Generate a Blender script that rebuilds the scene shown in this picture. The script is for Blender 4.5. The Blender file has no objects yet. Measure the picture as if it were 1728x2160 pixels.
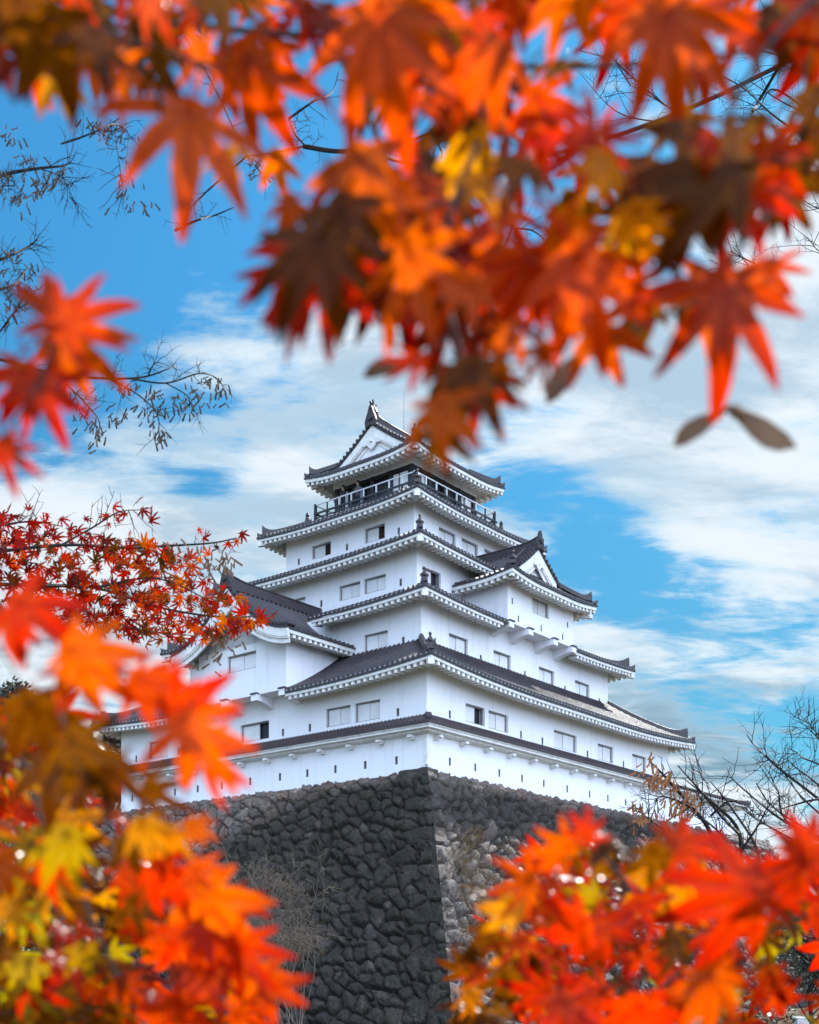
import bpy, math, random
import numpy as np
from mathutils import Vector, Matrix, Euler

SC = bpy.context.scene
COL = SC.collection
R_ = math.radians

# ------------------------------------------------------------------ camera
EYE = 1.8                      # eye height above the ground
FPX = 2474.0                   # focal length in pixels of the 1728 x 2160 picture
cam_d = bpy.data.cameras.new("camera")
cam = bpy.data.objects.new("camera", cam_d)
COL.objects.link(cam)
cam.location = (0, 0, EYE)
cam.rotation_euler = (R_(90), 0, 0)
cam_d.sensor_width = 36
cam_d.lens = FPX / 2160 * 36
cam_d.shift_y = 966 / 2160
cam_d.clip_start = 0.05
cam_d.clip_end = 5000
cam_d.dof.use_dof = True
cam_d.dof.focus_distance = 17.0
cam_d.dof.aperture_fstop = 6.0
cam_d.dof.aperture_blades = 9
SC.camera = cam

# ------------------------------------------------------------------ sun, sky
SUN_AZ, SUN_EL = 34.0, 40.0     # ahead of the camera, to the right of the frame
sun_d = bpy.data.lights.new("sun", 'SUN')
sun_d.energy = 4.8
sun_d.angle = R_(0.6)
sun_d.color = (1.0, 0.97, 0.92)
sun = bpy.data.objects.new("sun", sun_d)
COL.objects.link(sun)
sdir = Vector((math.sin(R_(SUN_AZ)) * math.cos(R_(SUN_EL)), math.cos(R_(SUN_AZ)) * math.cos(R_(SUN_EL)), math.sin(R_(SUN_EL))))
sun.rotation_euler = sdir.to_track_quat('Z', 'Y').to_euler()

SC.view_settings.view_transform = 'Standard'
SC.view_settings.look = 'None'
SC.view_settings.gamma = 1
SC.view_settings.use_curve_mapping = False
SC.view_settings.exposure = 0.72
SC.cycles.use_denoising = True
SC.cycles.max_bounces = 8
SC.cycles.transparent_max_bounces = 8
SC.cycles.sample_clamp_indirect = 6


class NT:
    """small helper to write node trees"""
    def __init__(self, tree):
        self.t = tree
        tree.nodes.clear()

    def n(self, kind, **kw):
        nd = self.t.nodes.new(kind)
        for k, v in kw.items():
            setattr(nd, k, v)
        return nd

    def set(self, sock, v):
        if isinstance(v, bpy.types.NodeSocket):
            self.t.links.new(v, sock)
        else:
            sock.default_value = v

    def math(self, op, a, b=0.0, c=None, clamp=False):
        nd = self.n('ShaderNodeMath', operation=op, use_clamp=clamp)
        self.set(nd.inputs[0], a)
        self.set(nd.inputs[1], b)
        if c is not None:
            self.set(nd.inputs[2], c)
        return nd.outputs[0]

    def vmath(self, op, a, b):
        nd = self.n('ShaderNodeVectorMath', operation=op)
        self.set(nd.inputs[0], a)
        self.set(nd.inputs[1], b)
        return nd.outputs['Value'] if op in ('DOT_PRODUCT', 'LENGTH', 'DISTANCE') else nd.outputs[0]

    def mix(self, f, a, b, blend='MIX'):
        nd = self.n('ShaderNodeMix', data_type='RGBA', blend_type=blend)
        self.set(nd.inputs[0], f)
        self.set(nd.inputs[6], a)
        self.set(nd.inputs[7], b)
        return nd.outputs[2]

    def noise(self, vec, scale, detail=4, rough=0.55, dist=0.0):
        nd = self.n('ShaderNodeTexNoise')
        if vec is not None:
            self.set(nd.inputs['Vector'], vec)
        nd.inputs['Scale'].default_value = scale
        nd.inputs['Detail'].default_value = detail
        nd.inputs['Roughness'].default_value = rough
        nd.inputs['Distortion'].default_value = dist
        return nd.outputs[0]

    def maprange(self, v, a, b, c=0.0, d=1.0, smooth=True):
        nd = self.n('ShaderNodeMapRange', interpolation_type='SMOOTHSTEP' if smooth else 'LINEAR')
        self.set(nd.inputs[0], v)
        nd.inputs[1].default_value = a
        nd.inputs[2].default_value = b
        self.set(nd.inputs[3], c)
        self.set(nd.inputs[4], d)
        return nd.outputs[0]


def c4(c):
    return (c[0], c[1], c[2], 1.0)


def pixdir(px, py):
    return Vector((px - 864, FPX, 2046 - py)).normalized()


world = bpy.data.worlds.new("World")
SC.world = world
world.use_nodes = True
w = NT(world.node_tree)
SKY_STRENGTH = 0.10
SKY_TINT = (0.27, 0.88, 1.04, 1)
sky = w.n('ShaderNodeTexSky', sky_type='NISHITA')
sky.sun_disc = False
sky.sun_elevation = R_(SUN_EL)
sky.sun_rotation = R_(SUN_AZ)
sky.altitude = 250
sky.air_density = 1.0
sky.dust_density = 0.3
sky.ozone_density = 2.5
dirv = w.n('ShaderNodeTexCoord').outputs['Generated']
sep = w.n('ShaderNodeSeparateXYZ')
w.set(sep.inputs[0], dirv)
zz = w.math('ADD', w.math('MAXIMUM', sep.outputs[2], 0.0), 0.22)
comb = w.n('ShaderNodeCombineXYZ')
w.set(comb.inputs[0], w.math('DIVIDE', sep.outputs[0], zz))
w.set(comb.inputs[1], w.math('DIVIDE', sep.outputs[1], zz))
comb.inputs[2].default_value = 3.7
mp = w.n('ShaderNodeMapping')
w.set(mp.inputs[0], comb.outputs[0])
mp.inputs['Rotation'].default_value = (0, 0, R_(-24))
mp.inputs['Scale'].default_value = (0.85, 1.9, 1.0)
cp = mp.outputs[0]
n_big = w.noise(cp, 1.9, 10, 0.58, 0.25)
n_mid = w.noise(cp, 5.5, 9, 0.62, 0.5)
n_fine = w.noise(cp, 17.0, 6, 0.62, 0.3)
dens = w.math('ADD', w.math('MULTIPLY', n_big, 0.50), w.math('ADD', w.math('MULTIPLY', n_mid, 0.36), w.math('MULTIPLY', n_fine, 0.14)))
dens = w.math('ADD', w.math('MULTIPLY', w.math('SUBTRACT', dens, 0.5), 2.5), 0.5)
# where the bank of cloud lies and where it opens up (directions in the sky)
BLOBS = [(180, 360, 0.20, -0.36), (60, 640, 0.09, -0.22), (620, 300, 0.26, -0.26), (440, 600, 0.10, -0.03), (640, 830, 0.13, 0.24), (340, 750, 0.08, 0.20), (570, 770, .08, .18), (130, 800, .07, .10), (760, 760, .08, .12),
         (420, 935, 0.04, -0.30), (180, 1040, 0.11, 0.18), (500, 1040, 0.07, 0.18), (440, 1150, 0.05, -0.22), (1250, 850, 0.14, 0.12),
         (1600, 900, 0.16, 0.13), (1180, 1110, 0.045, -0.22), (1290, 1175, 0.045, -0.24), (1400, 1250, 0.045, -0.22), (1330, 1300, .035, -.12), (1600, 1285, .04, -.18), (1250, 1330, .05, .1), (1560, 1190, 0.08, 0.14), (1500, 1300, .04, -.16),
         (1400, 1390, 0.07, 0.16), (1660, 1380, 0.07, 0.12), (1610, 1490, .06, -.14), (1500, 1465, .04, -.16), (1690, 1550, .04, -.2), (250, 1400, 0.13, 0.34), (1600, 150, 0.25, 0.05), (1560, 1640, 0.08, 0.22), (1560, 590, .06, -.12), (1690, 590, .04, .2)]
for px, py, rad, wt in BLOBS:
    dp = w.vmath('DOT_PRODUCT', dirv, tuple(pixdir(px, py)))
    g = w.maprange(dp, math.cos(rad * 1.3), math.cos(rad * 0.1), 0.0, wt)
    dens = w.math('ADD', dens, g)
back = w.math('MULTIPLY', w.maprange(sep.outputs[1], 0.30, -0.4, 0.0, 0.5), w.maprange(sep.outputs[0], -0.85, -0.15, 0.0, 1.0))      # unseen cloud added behind the viewer as fill light
dens = w.math('ADD', dens, back)
cover = w.maprange(dens, 0.37, 0.66)
thick = w.maprange(dens, 0.50, 0.85)
shade = w.noise(cp, 3.1, 8, 0.6, 0.3)
skyc = w.mix(1.0, sky.outputs[0], SKY_TINT, 'MULTIPLY')
blue_low = w.maprange(sep.outputs[2], 0.18, 0.60)
skyc = w.mix(1.0, skyc, w.mix(blue_low, (0.75, 0.60, 0.54, 1), (1.0, 1.0, 1.0, 1)), 'MULTIPLY')
low = w.maprange(sep.outputs[2], 0.10, 0.34)
grey = w.mix(low, (1.1, 1.95, 2.6, 1), (3.0, 3.9, 4.7, 1))
cl = w.mix(w.maprange(shade, 0.38, 0.57), grey, (5.5, 5.9, 6.2, 1))
cl = w.mix(thick, w.mix(0.45, cl, (3.2, 4.8, 6.0, 1)), cl)
fill_gain = w.maprange(sep.outputs[1], 0.30, -0.4, 1.0, w.maprange(sep.outputs[0], -0.6, 0.6, 2.7, 4.5))        # added cloud behind the viewer boosted to fill the shaded walls
sc = w.n('ShaderNodeVectorMath', operation='SCALE')
w.set(sc.inputs[0], w.mix(w.maprange(sep.outputs[1], 0.30, -0.2), cl, w.mix(1.0, cl, (0.92, 1.0, 1.22, 1), 'MULTIPLY')))
w.set(sc.inputs[3], fill_gain)
final = w.mix(w.math('MULTIPLY', cover, 0.93), skyc, sc.outputs[0])
bg = w.n('ShaderNodeBackground')
w.set(bg.inputs[0], final)
bg.inputs[1].default_value = SKY_STRENGTH
out = w.n('ShaderNodeOutputWorld')
w.set(out.inputs[0], bg.outputs[0])

# ------------------------------------------------------------------ object helpers


def tag(o, label=None, cat=None, group=None, kind=None):
    if label:
        o['label'] = label
    if cat:
        o['category'] = cat
    if group:
        o['group'] = group
    if kind:
        o['kind'] = kind
    return o


def empty(name, loc=(0, 0, 0), rz=0.0, parent=None):
    o = bpy.data.objects.new(name, None)
    o.empty_display_size = 0.3
    COL.objects.link(o)
    o.location = loc
    o.rotation_euler = (0, 0, rz)
    if parent:
        o.parent = parent
    return o


class MB:
    """collects geometry and links it as one mesh object"""
    def __init__(self):
        self.v, self.f, self.m = [], [], []

    def add(self, vs, fs, mat=0):
        b = len(self.v)
        self.v.extend([tuple(x) for x in vs])
        self.f.extend([tuple(b + i for i in f) for f in fs])
        self.m.extend([mat] * len(fs))

    def quad(self, a, b, c, d, mat=0):
        self.add((a, b, c, d), ((0, 1, 2, 3),), mat)

    def box(self, x0, x1, y0, y1, z0, z1, mat=0):
        vs = [(x, y, z) for z in (z0, z1) for y in (y0, y1) for x in (x0, x1)]
        self.add(vs, ((0, 2, 3, 1), (4, 5, 7, 6), (0, 1, 5, 4), (2, 6, 7, 3), (0, 4, 6, 2), (1, 3, 7, 5)), mat)

    def loft(self, rings, caps=True, closed=True, mat=0):
        n = len(rings[0])
        vs = [p for r in rings for p in r]
        fs = []
        for i in range(len(rings) - 1):
            for j in range(n if closed else n - 1):
                k = (j + 1) % n
                fs.append((i * n + j, i * n + k, (i + 1) * n + k, (i + 1) * n + j))
        if caps and closed:
            fs.append(tuple(range(n - 1, -1, -1)))
            fs.append(tuple((len(rings) - 1) * n + j for j in range(n)))
        self.add(vs, fs, mat)

    def bar(self, a, b, wd, ht, mat=0, up=(0, 0, 1)):
        """a rectangular bar from a to b"""
        a, b = Vector(a), Vector(b)
        d = (b - a).normalized()
        s = d.cross(Vector(up))
        if s.length < 1e-5:
            s = Vector((1, 0, 0))
        s.normalize()
        t = s.cross(d)
        rings = []
        for p in (a, b):
            rings.append([p - s * wd / 2 - t * ht / 2, p + s * wd / 2 - t * ht / 2, p + s * wd / 2 + t * ht / 2, p - s * wd / 2 + t * ht / 2])
        self.loft(rings, mat=mat)

    def tube(self, pts, rad, n=5, mat=0):
        pts = [Vector(p) for p in pts]
        rings = []
        ref = Vector((0.3, 0.2, 0.93))
        for i, p in enumerate(pts):
            d = (pts[min(i + 1, len(pts) - 1)] - pts[max(i - 1, 0)])
            if d.length < 1e-9:
                d = Vector((0, 0, 1))
            d.normalize()
            s = d.cross(ref)
            if s.length < 0.05:
                s = d.cross(Vector((1, 0, 0)))
            s.normalize()
            t = d.cross(s)
            r = rad[i] if isinstance(rad, (list, tuple)) else rad
            rings.append([p + (s * math.cos(2 * math.pi * k / n) + t * math.sin(2 * math.pi * k / n)) * r for k in range(n)])
        self.loft(rings, mat=mat)

    def lathe(self, c, prof, n=10, mat=0):
        c = Vector(c)
        rings = [[c + Vector((r * math.cos(2 * math.pi * k / n), r * math.sin(2 * math.pi * k / n), z)) for k in range(n)] for z, r in prof]
        self.loft(rings, mat=mat)

    def build(self, name, mats, parent=None, smooth=False, loc=None):
        me = bpy.data.meshes.new(name)
        me.from_pydata(self.v, [], self.f)
        if not isinstance(mats, (list, tuple)):
            mats = [mats]
        for m in mats:
            me.materials.append(m)
        if len(mats) > 1:
            me.polygons.foreach_set('material_index', self.m)
        if smooth:
            me.polygons.foreach_set('use_smooth', [True] * len(me.polygons))
        me.update()
        o = bpy.data.objects.new(name, me)
        COL.objects.link(o)
        if parent:
            o.parent = parent
        if loc:
            o.location = loc
        return o


# ------------------------------------------------------------------ materials


def mat_new(name):
    m = bpy.data.materials.new(name)
    m.use_nodes = True
    return m, NT(m.node_tree)


def finish(t, bsdf):
    o = t.n('ShaderNodeOutputMaterial')
    t.set(o.inputs[0], bsdf)


def principled(t, col, rough=0.6, spec=0.5, normal=None, metal=0.0):
    p = t.n('ShaderNodeBsdfPrincipled')
    t.set(p.inputs['Base Color'], col)
    t.set(p.inputs['Roughness'], rough)
    p.inputs['Metallic'].default_value = metal
    p.inputs['Specular IOR Level'].default_value = spec
    if normal is not None:
        t.set(p.inputs['Normal'], normal)
    return p.outputs[0]


def bump(t, h, strength=0.3, dist=0.02):
    b = t.n('ShaderNodeBump')
    b.inputs['Strength'].default_value = strength
    b.inputs['Distance'].default_value = dist
    t.set(b.inputs['Height'], h)
    return b.outputs[0]


def simple_mat(name, ca, cb, scale, rough=0.6, spec=0.4, bmp=0.0, detail=5, stretch=None, bdist=0.02, metal=0.0):
    m, t = mat_new(name)
    co = t.n('ShaderNodeTexCoord').outputs['Object']
    if stretch:
        mpn = t.n('ShaderNodeMapping')
        t.set(mpn.inputs[0], co)
        mpn.inputs['Scale'].default_value = stretch
        co = mpn.outputs[0]
    nz = t.noise(co, scale, detail, 0.6)
    col = t.mix(t.maprange(nz, 0.32, 0.68), c4(ca), c4(cb))
    nrm = bump(t, t.noise(co, scale * 3, 5), bmp, bdist) if bmp else None
    finish(t, principled(t, col, rough, spec, nrm, metal))
    return m


# plaster: lime white with faint rain streaks and blotches
M_PLASTER, t = mat_new("white_plaster")
co = t.n('ShaderNodeTexCoord').outputs['Object']
mp1 = t.n('ShaderNodeMapping')
t.set(mp1.inputs[0], co)
mp1.inputs['Scale'].default_value = (2.2, 2.2, 0.16)
streak = t.noise(mp1.outputs[0], 1.6, 6, 0.65)
blotch = t.noise(co, 0.7, 6, 0.6)
fine = t.noise(co, 9.0, 4, 0.6)
f1 = t.math('MULTIPLY', t.maprange(streak, 0.48, 0.78), 0.6)
f2 = t.math('MULTIPLY', t.maprange(blotch, 0.5, 0.8), 0.3)
col = t.mix(t.math('ADD', f1, f2, clamp=True), (0.83, 0.83, 0.86, 1), (0.66, 0.66, 0.68, 1))
finish(t, principled(t, col, 0.85, 0.2, bump(t, fine, 0.12, 0.01)))

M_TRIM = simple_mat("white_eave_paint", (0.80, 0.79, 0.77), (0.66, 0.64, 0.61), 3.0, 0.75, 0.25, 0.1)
M_SOFFIT = simple_mat("shaded_soffit_plaster", (0.50, 0.455, 0.42), (0.38, 0.34, 0.31), 2.0, 0.85, 0.2)  # eave shade put into the soffit colour, darker and browner than the trim
M_SHUT = simple_mat("white_shutter_paint", (0.80, 0.80, 0.81), (0.70, 0.70, 0.715), 1.4, 0.5, 0.4, 0.05)
M_FRAME = simple_mat("grey_window_frame", (0.30, 0.30, 0.31), (0.20, 0.20, 0.215), 5.0, 0.6, 0.3)
M_DARKIN = simple_mat("dark_room_inside", (0.012, 0.014, 0.022), (0.02, 0.022, 0.03), 2.0, 0.5, 0.4)
M_REDIN = simple_mat("brown_lattice_inside", (0.03, 0.015, 0.012), (0.07, 0.03, 0.025), 4.0, 0.6, 0.3)
M_LOOP = simple_mat("loophole_lining", (0.30, 0.30, 0.31), (0.16, 0.165, 0.17), 6.0, 0.8, 0.2)
M_DARKWOOD = simple_mat("black_painted_wood", (0.014, 0.014, 0.018), (0.03, 0.03, 0.034), 4.0, 0.45, 0.5)
M_METAL = simple_mat("pale_rail_metal", (0.66, 0.67, 0.69), (0.52, 0.53, 0.55), 6.0, 0.4, 0.5)
M_GLASS = simple_mat("window_glass", (0.20, 0.24, 0.30), (0.34, 0.38, 0.45), 0.9, 0.08, 0.9)
M_REDTILE = simple_mat("red_brown_roof_ornament", (0.085, 0.022, 0.018), (0.045, 0.016, 0.014), 5.0, 0.5, 0.4, 0.2)


def tile_mat(name, ca, cb, cc, rough):
    m, t = mat_new(name)
    co = t.n('ShaderNodeTexCoord').outputs['Object']
    n1 = t.noise(co, 5.5, 6, 0.65)
    n2 = t.noise(co, 0.6, 5, 0.6)
    n3 = t.noise(co, 22.0, 3, 0.6)
    colr = t.mix(t.maprange(n1, 0.3, 0.7), c4(ca), c4(cb))
    colr = t.mix(t.math('MULTIPLY', t.maprange(n2, 0.5, 0.75), 0.7), colr, c4(cc))
    ro = t.maprange(n1, 0.3, 0.7, rough, rough + 0.2)
    finish(t, principled(t, colr, ro, 0.5, bump(t, n3, 0.25, 0.015)))
    return m


M_TILE = tile_mat("dark_roof_tile", (0.020, 0.016, 0.020), (0.046, 0.036, 0.041), (0.066, 0.049, 0.049), 0.28)
M_TILE2 = tile_mat("red_brown_roof_tile", (0.036, 0.023, 0.026), (0.058, 0.038, 0.041), (0.028, 0.020, 0.023), 0.45)
M_RIDGE = tile_mat("dark_ridge_tile", (0.024, 0.018, 0.021), (0.042, 0.031, 0.034), (0.02, 0.017, 0.02), 0.42)
# ------------------------------------------------------------------ the keep
# local frame of the keep: x runs along its right-hand face, y along its left-hand face, origin at the near corner
KEEP_LOC = ((900.5 - 864) / FPX * 48.0, 48.0, 0.0)
KEEP_RZ = math.atan2(0.7769010465, 0.6296227155)
keep = empty("castle_keep", KEEP_LOC, KEEP_RZ)
tag(keep, "white plastered castle keep of five stacked storeys under dark tiled roofs on a stone base", "castle keep")

STONE_TOP = 10.2


def wall_face(mb, axis, const, a0, a1, z0, z1, holes=()):
    """a wall face with real openings; axis 'R': x runs along, recess +y; axis 'L': y runs along, recess +x"""
    def P(a, z, d=0.0):
        return (a, const + d, z) if axis == 'R' else (const + d, a, z)
    As = sorted({a0, a1} | {h[0] for h in holes} | {h[1] for h in holes})
    Zs = sorted({z0, z1} | {h[2] for h in holes} | {h[3] for h in holes})
    for i in range(len(As) - 1):
        for k in range(len(Zs) - 1):
            ca, cz = (As[i] + As[i + 1]) / 2, (Zs[k] + Zs[k + 1]) / 2
            if any(h[0] < ca < h[1] and h[2] < cz < h[3] for h in holes):
                continue
            q = [P(As[i], Zs[k]), P(As[i + 1], Zs[k]), P(As[i + 1], Zs[k + 1]), P(As[i], Zs[k + 1])]
            mb.quad(*(q if axis == 'R' else q[::-1]))
    for h in holes:
        d = h[4]
        for (p, q) in (((h[0], h[2]), (h[1], h[2])), ((h[1], h[2]), (h[1], h[3])), ((h[1], h[3]), (h[0], h[3])), ((h[0], h[3]), (h[0], h[2]))):
            mb.quad(P(*p), P(*q), P(*q, d), P(*p, d))


def add_window(axis, const, a0, a1, z0, z1, opened=None, inside=None, parent=None):
    """a recessed window: frame and dark back, with two sliding shutters as its parts"""
    def bx(mb, b0, b1, y0, y1, c0, c1):
        if axis == 'R':
            mb.box(b0, b1, const + y0, const + y1, c0, c1)
        else:
            mb.box(const + y0, const + y1, b0, b1, c0, c1)
    f = MB()
    t = 0.045
    e = 0.004
    bx(f, a0 + e, a1 - e, 0.10, 0.23, z1 - t, z1 - e)
    bx(f, a0 + e, a1 - e, 0.02, 0.15, z0 + e, z0 + 0.03)
    bx(f, a0 + e, a0 + t, 0.10, 0.23, z0 + 0.032, z1 - t - 0.002)
    bx(f, a1 - t, a1 - e, 0.10, 0.23, z0 + 0.032, z1 - t - 0.002)
    win = f.build("window", M_FRAME, parent or keep)
    b = MB()
    bx(b, a0, a1, 0.30, 0.32, z0, z1)
    if opened is not None and inside is M_REDIN:
        for k in range(5):
            x = a0 + (a1 - a0) * (0.1 + 0.2 * k)
            bx(b, x - 0.03, x + 0.03, 0.24, 0.28, z0, z1)
    b.build("dark_opening", inside or M_DARKIN, win)
    mid = (a0 + a1) / 2
    spans = [(a0 + t + .004, mid - 0.012, 0.19), (mid + 0.012, a1 - t - .004, 0.165)]
    if opened == 'hi':          # the shutter at the high end has been slid back behind its neighbour
        spans = [(a0 + t + .004, a0 + (a1 - a0) * .62, 0.18)]
    elif opened == 'lo':
        spans = [(a0 + (a1 - a0) * .42, a1 - t - .004, 0.18)]
    for s0, s1, dy in spans:
        s = MB()
        bx(s, s0, s1, dy, dy + 0.05, z0 + 0.034, z1 - t - 0.006)
        if opened is None:
            pass
        s.build("shutter", M_SHUT, win)
    return win


def add_loophole(axis, const, a, z, hw=0.075, hh=0.17):
    m = MB()
    d = 0.17
    if axis == 'R':
        m.box(a - hw, a + hw, const + d, const + d + 0.02, z - hh, z + hh)
        m.box(a - hw, a - hw + 0.02, const + 0.01, const + d - 0.002, z - hh, z + hh)
        m.box(a + hw - .02, a + hw, const + 0.01, const + d - 0.002, z - hh, z + hh)
    else:
        m.box(const + d, const + d + 0.02, a - hw, a + hw, z - hh, z + hh)
        m.box(const + 0.01, const + d - 0.002, a - hw, a - hw + 0.02, z - hh, z + hh)
        m.box(const + 0.01, const + d - 0.002, a + hw - .02, a + hw, z - hh, z + hh)
    m.build("loophole", M_LOOP, keep)


LH = (0.075, 0.17)
WD = 0.30
# each storey: near corner, far corner, foot, head, windows and loopholes of the two faces that are seen
STOREYS = [
    dict(u=(0, 21.6), v=(0, 20.1), z=(12.2, 14.35),
         wR=[(2.68, 4.10, 12.42, 13.21, 'hi', None), (4.38, 5.91, 12.41, 13.20, None, None), (9.75, 11.83, 12.36, 13.20, None, None), (13.86, 15.44, 12.35, 13.17, None, None), (17.45, 18.99, 12.35, 13.16, None, None)],
         wL=[(4.19, 5.65, 12.45, 13.26, None, None), (2.51, 3.95, 12.43, 13.26, None, None), (9.21, 11.13, 12.43, 13.26, 'lo', None), (16.39, 17.86, 12.43, 13.28, None, None)],
         lR=[(1.57, 12.52), (6.94, 12.51), (8.74, 12.49), (12.86, 12.47), (16.51, 12.47)],
         lL=[(1.54, 12.56), (6.62, 12.57), (8.31, 12.57), (12.6, 12.57), (15.54, 12.58), (18.87, 12.58)]),
    dict(u=(2.60, 19.05), v=(2.35, 17.75), z=(15.6, 18.35),
         wR=[(4.61, 6.07, 16.29, 17.06, None, None), (8.12, 9.59, 16.29, 17.04, None, None), (12.08, 13.55, 16.27, 17.05, None, None), (15.57, 17.08, 16.25, 17.04, None, None)],
         wL=[(4.28, 5.70, 16.32, 17.09, None, None)],
         lR=[(3.58, 16.42), (7.09, 16.40), (10.83, 16.39), (14.58, 16.37), (18.14, 16.36)],
         lL=[(3.38, 16.44)]),
    dict(u=(4.28, 17.3), v=(3.95, 16.15), z=(18.7, 21.5),
         wR=[(4.68, 6.09, 19.62, 20.45, 'hi', None), (15.2, 16.5, 19.65, 20.41, None, None)],
         wL=[(5.81, 7.18, 19.67, 20.39, None, None), (7.41, 8.78, 19.66, 20.38, None, None), (11.05, 12.4, 19.66, 20.37, None, None)],
         lR=[(7.0, 19.75)], lL=[(4.91, 19.78), (9.96, 19.78), (14.2, 19.78)]),
    dict(u=(6.26, 15.34), v=(5.71, 14.36), z=(22.1, 24.65),
         wR=[(8.22, 9.62, 23.09, 23.73, None, None), (10.12, 11.55, 23.12, 23.73, None, None), (12.1, 13.5, 23.12, 23.73, None, None)],
         wL=[(7.55, 8.87, 23.02, 23.76, 'lo', M_REDIN), (11.16, 12.50, 23.03, 23.72, 'lo', M_REDIN)],
         lR=[(7.2, 23.15)], lL=[(6.66, 23.15), (10.05, 23.14), (13.44, 23.14)]),
]


def storey(u, v, z, wR=(), wL=(), lR=(), lL=()):
    mb = MB()
    h = LH
    hr = [(a, b, c, d, WD) for a, b, c, d, _, _ in wR] + [(x - h[0], x + h[0], y - h[1], y + h[1], 0.19) for x, y in lR]
    hl = [(a, b, c, d, WD) for a, b, c, d, _, _ in wL] + [(x - h[0], x + h[0], y - h[1], y + h[1], 0.19) for x, y in lL]
    wall_face(mb, 'R', v[0], u[0], u[1], z[0], z[1], hr)
    wall_face(mb, 'L', u[0], v[0], v[1], z[0], z[1], hl)
    mb.quad((u[1], v[0], z[0]), (u[1], v[1], z[0]), (u[1], v[1], z[1]), (u[1], v[0], z[1]))
    mb.quad((u[1], v[1], z[0]), (u[0], v[1], z[0]), (u[0], v[1], z[1]), (u[1], v[1], z[1]))
    mb.build("storey_wall", M_PLASTER, keep)
    for a, b, c, d, op, ins in wR:
        add_window('R', v[0], a, b, c, d, op, ins)
    for a, b, c, d, op, ins in wL:
        add_window('L', u[0], a, b, c, d, op, ins)
    for x, y in lR:
        add_loophole('R', v[0], x, y)
    for x, y in lL:
        add_loophole('L', u[0], x, y)


# the low wall at the foot, straight on the stones
storey((0, 21.6), (0, 20.1), (STONE_TOP - 0.25, 11.95),
       lR=[(1.57, 10.54), (3.39, 10.54), (5.21, 10.54), (7.03, 10.53), (8.86, 10.53), (10.95, 10.52), (13.06, 10.52), (14.88, 10.52), (16.73, 10.52), (18.6, 10.52), (20.4, 10.52)],
       lL=[(1.62, 10.56), (3.35, 10.56), (5.08, 10.57), (6.78, 10.57), (8.5, 10.58), (10.46, 10.58), (12.42, 10.58), (14.14, 10.59), (15.84, 10.59), (17.5, 10.6), (19.2, 10.6)])
for s in STOREYS:
    storey(**s)


def tile_h(x, p, r):
    """height of the tile surface across the pitch: round cover tile between shallow pans"""
    f = (x / p) % 1.0
    d = abs(f - 0.5)
    if d < 0.25:
        return r * math.sqrt(max(0.0, 1 - (d / 0.25) ** 2))
    return -0.03 * math.cos((d - 0.375) / 0.125 * math.pi / 2)


class Side:
    """one slope of a hipped roof: O eave corner, a along the eave, n inward, rise by q = y / W"""
    def __init__(self, O, a, n, Lg, W, Wa0, Wa1, ze, zt, lift, curve=0.2, reach=2.2):
        self.O, self.a, self.n, self.Lg, self.W, self.Wa0, self.Wa1 = Vector((O[0], O[1], 0)), Vector((*a, 0)), Vector((*n, 0)), Lg, W, Wa0, Wa1
        self.ze, self.zt, self.lift, self.curve, self.reach = ze, zt, lift, curve, reach

    def z(self, x, y):
        q = y / self.W
        dn = min(x / self.Wa0, (self.Lg - x) / self.Wa1)
        l = self.lift * max(0.0, 1 - dn / self.reach) ** 2 * (1 - 0.7 * min(1, q))
        return self.ze + (self.zt - self.ze) * ((1 - self.curve) * q + self.curve * q * q) + l

    def P(self, x, y, dz=0.0, zx=None):
        v = self.O + self.a * x + self.n * y
        v.z = self.z(x if zx is None else zx, max(0, y)) + dz
        return v


def in_gap(x, gaps):
    return any(g0 < x < g1 for g0, g1 in gaps)


def tiles(mb, S, pitch, rad, gaps=(), rows=6, sub=8, dabs=True):
    n = max(2, round(S.Lg / pitch))
    p = S.Lg / n
    prev = None
    for i in range(n * sub + 1):
        x = p * i / sub
        x = min(max(x, 0.001), S.Lg - 0.001)
        if in_gap(x, gaps):
            prev = None
            continue
        ym = S.W * min(1.0, x / S.Wa0, (S.Lg - x) / S.Wa1)
        h = tile_h(p * i / sub, p, rad)
        c = [S.P(x, 0.0, -0.125), S.P(x, -0.0, h)] + [S.P(x, ym * k / rows, h * (1 - .0 * k)) for k in range(1, rows + 1)]
        if prev:
            b = len(mb.v)
            m = len(c)
            mb.v.extend([tuple(q) for q in prev + c])
            for k in range(m - 1):
                mb.f.append((b + k, b + m + k, b + m + k + 1, b + k + 1))
                mb.m.append(0)
        prev = c
        if i % sub == 0 and dabs and 0.05 < x < S.Lg - .05:      # mortar dab between two tile ends, its pale colour also painting their highlight
            q = [S.P(x + a, 0, 0) + S.n * b + Vector((0, 0, z)) for b in (-.015, .03) for a, z in ((-.034, -.05), (.034, -.05), (.03, .012), (-.03, .012))]
            mb.add(q, ((0, 1, 2, 3), (4, 7, 6, 5), (0, 4, 5, 1), (1, 5, 6, 2), (2, 6, 7, 3), (3, 7, 4, 0)), 1)


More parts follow.
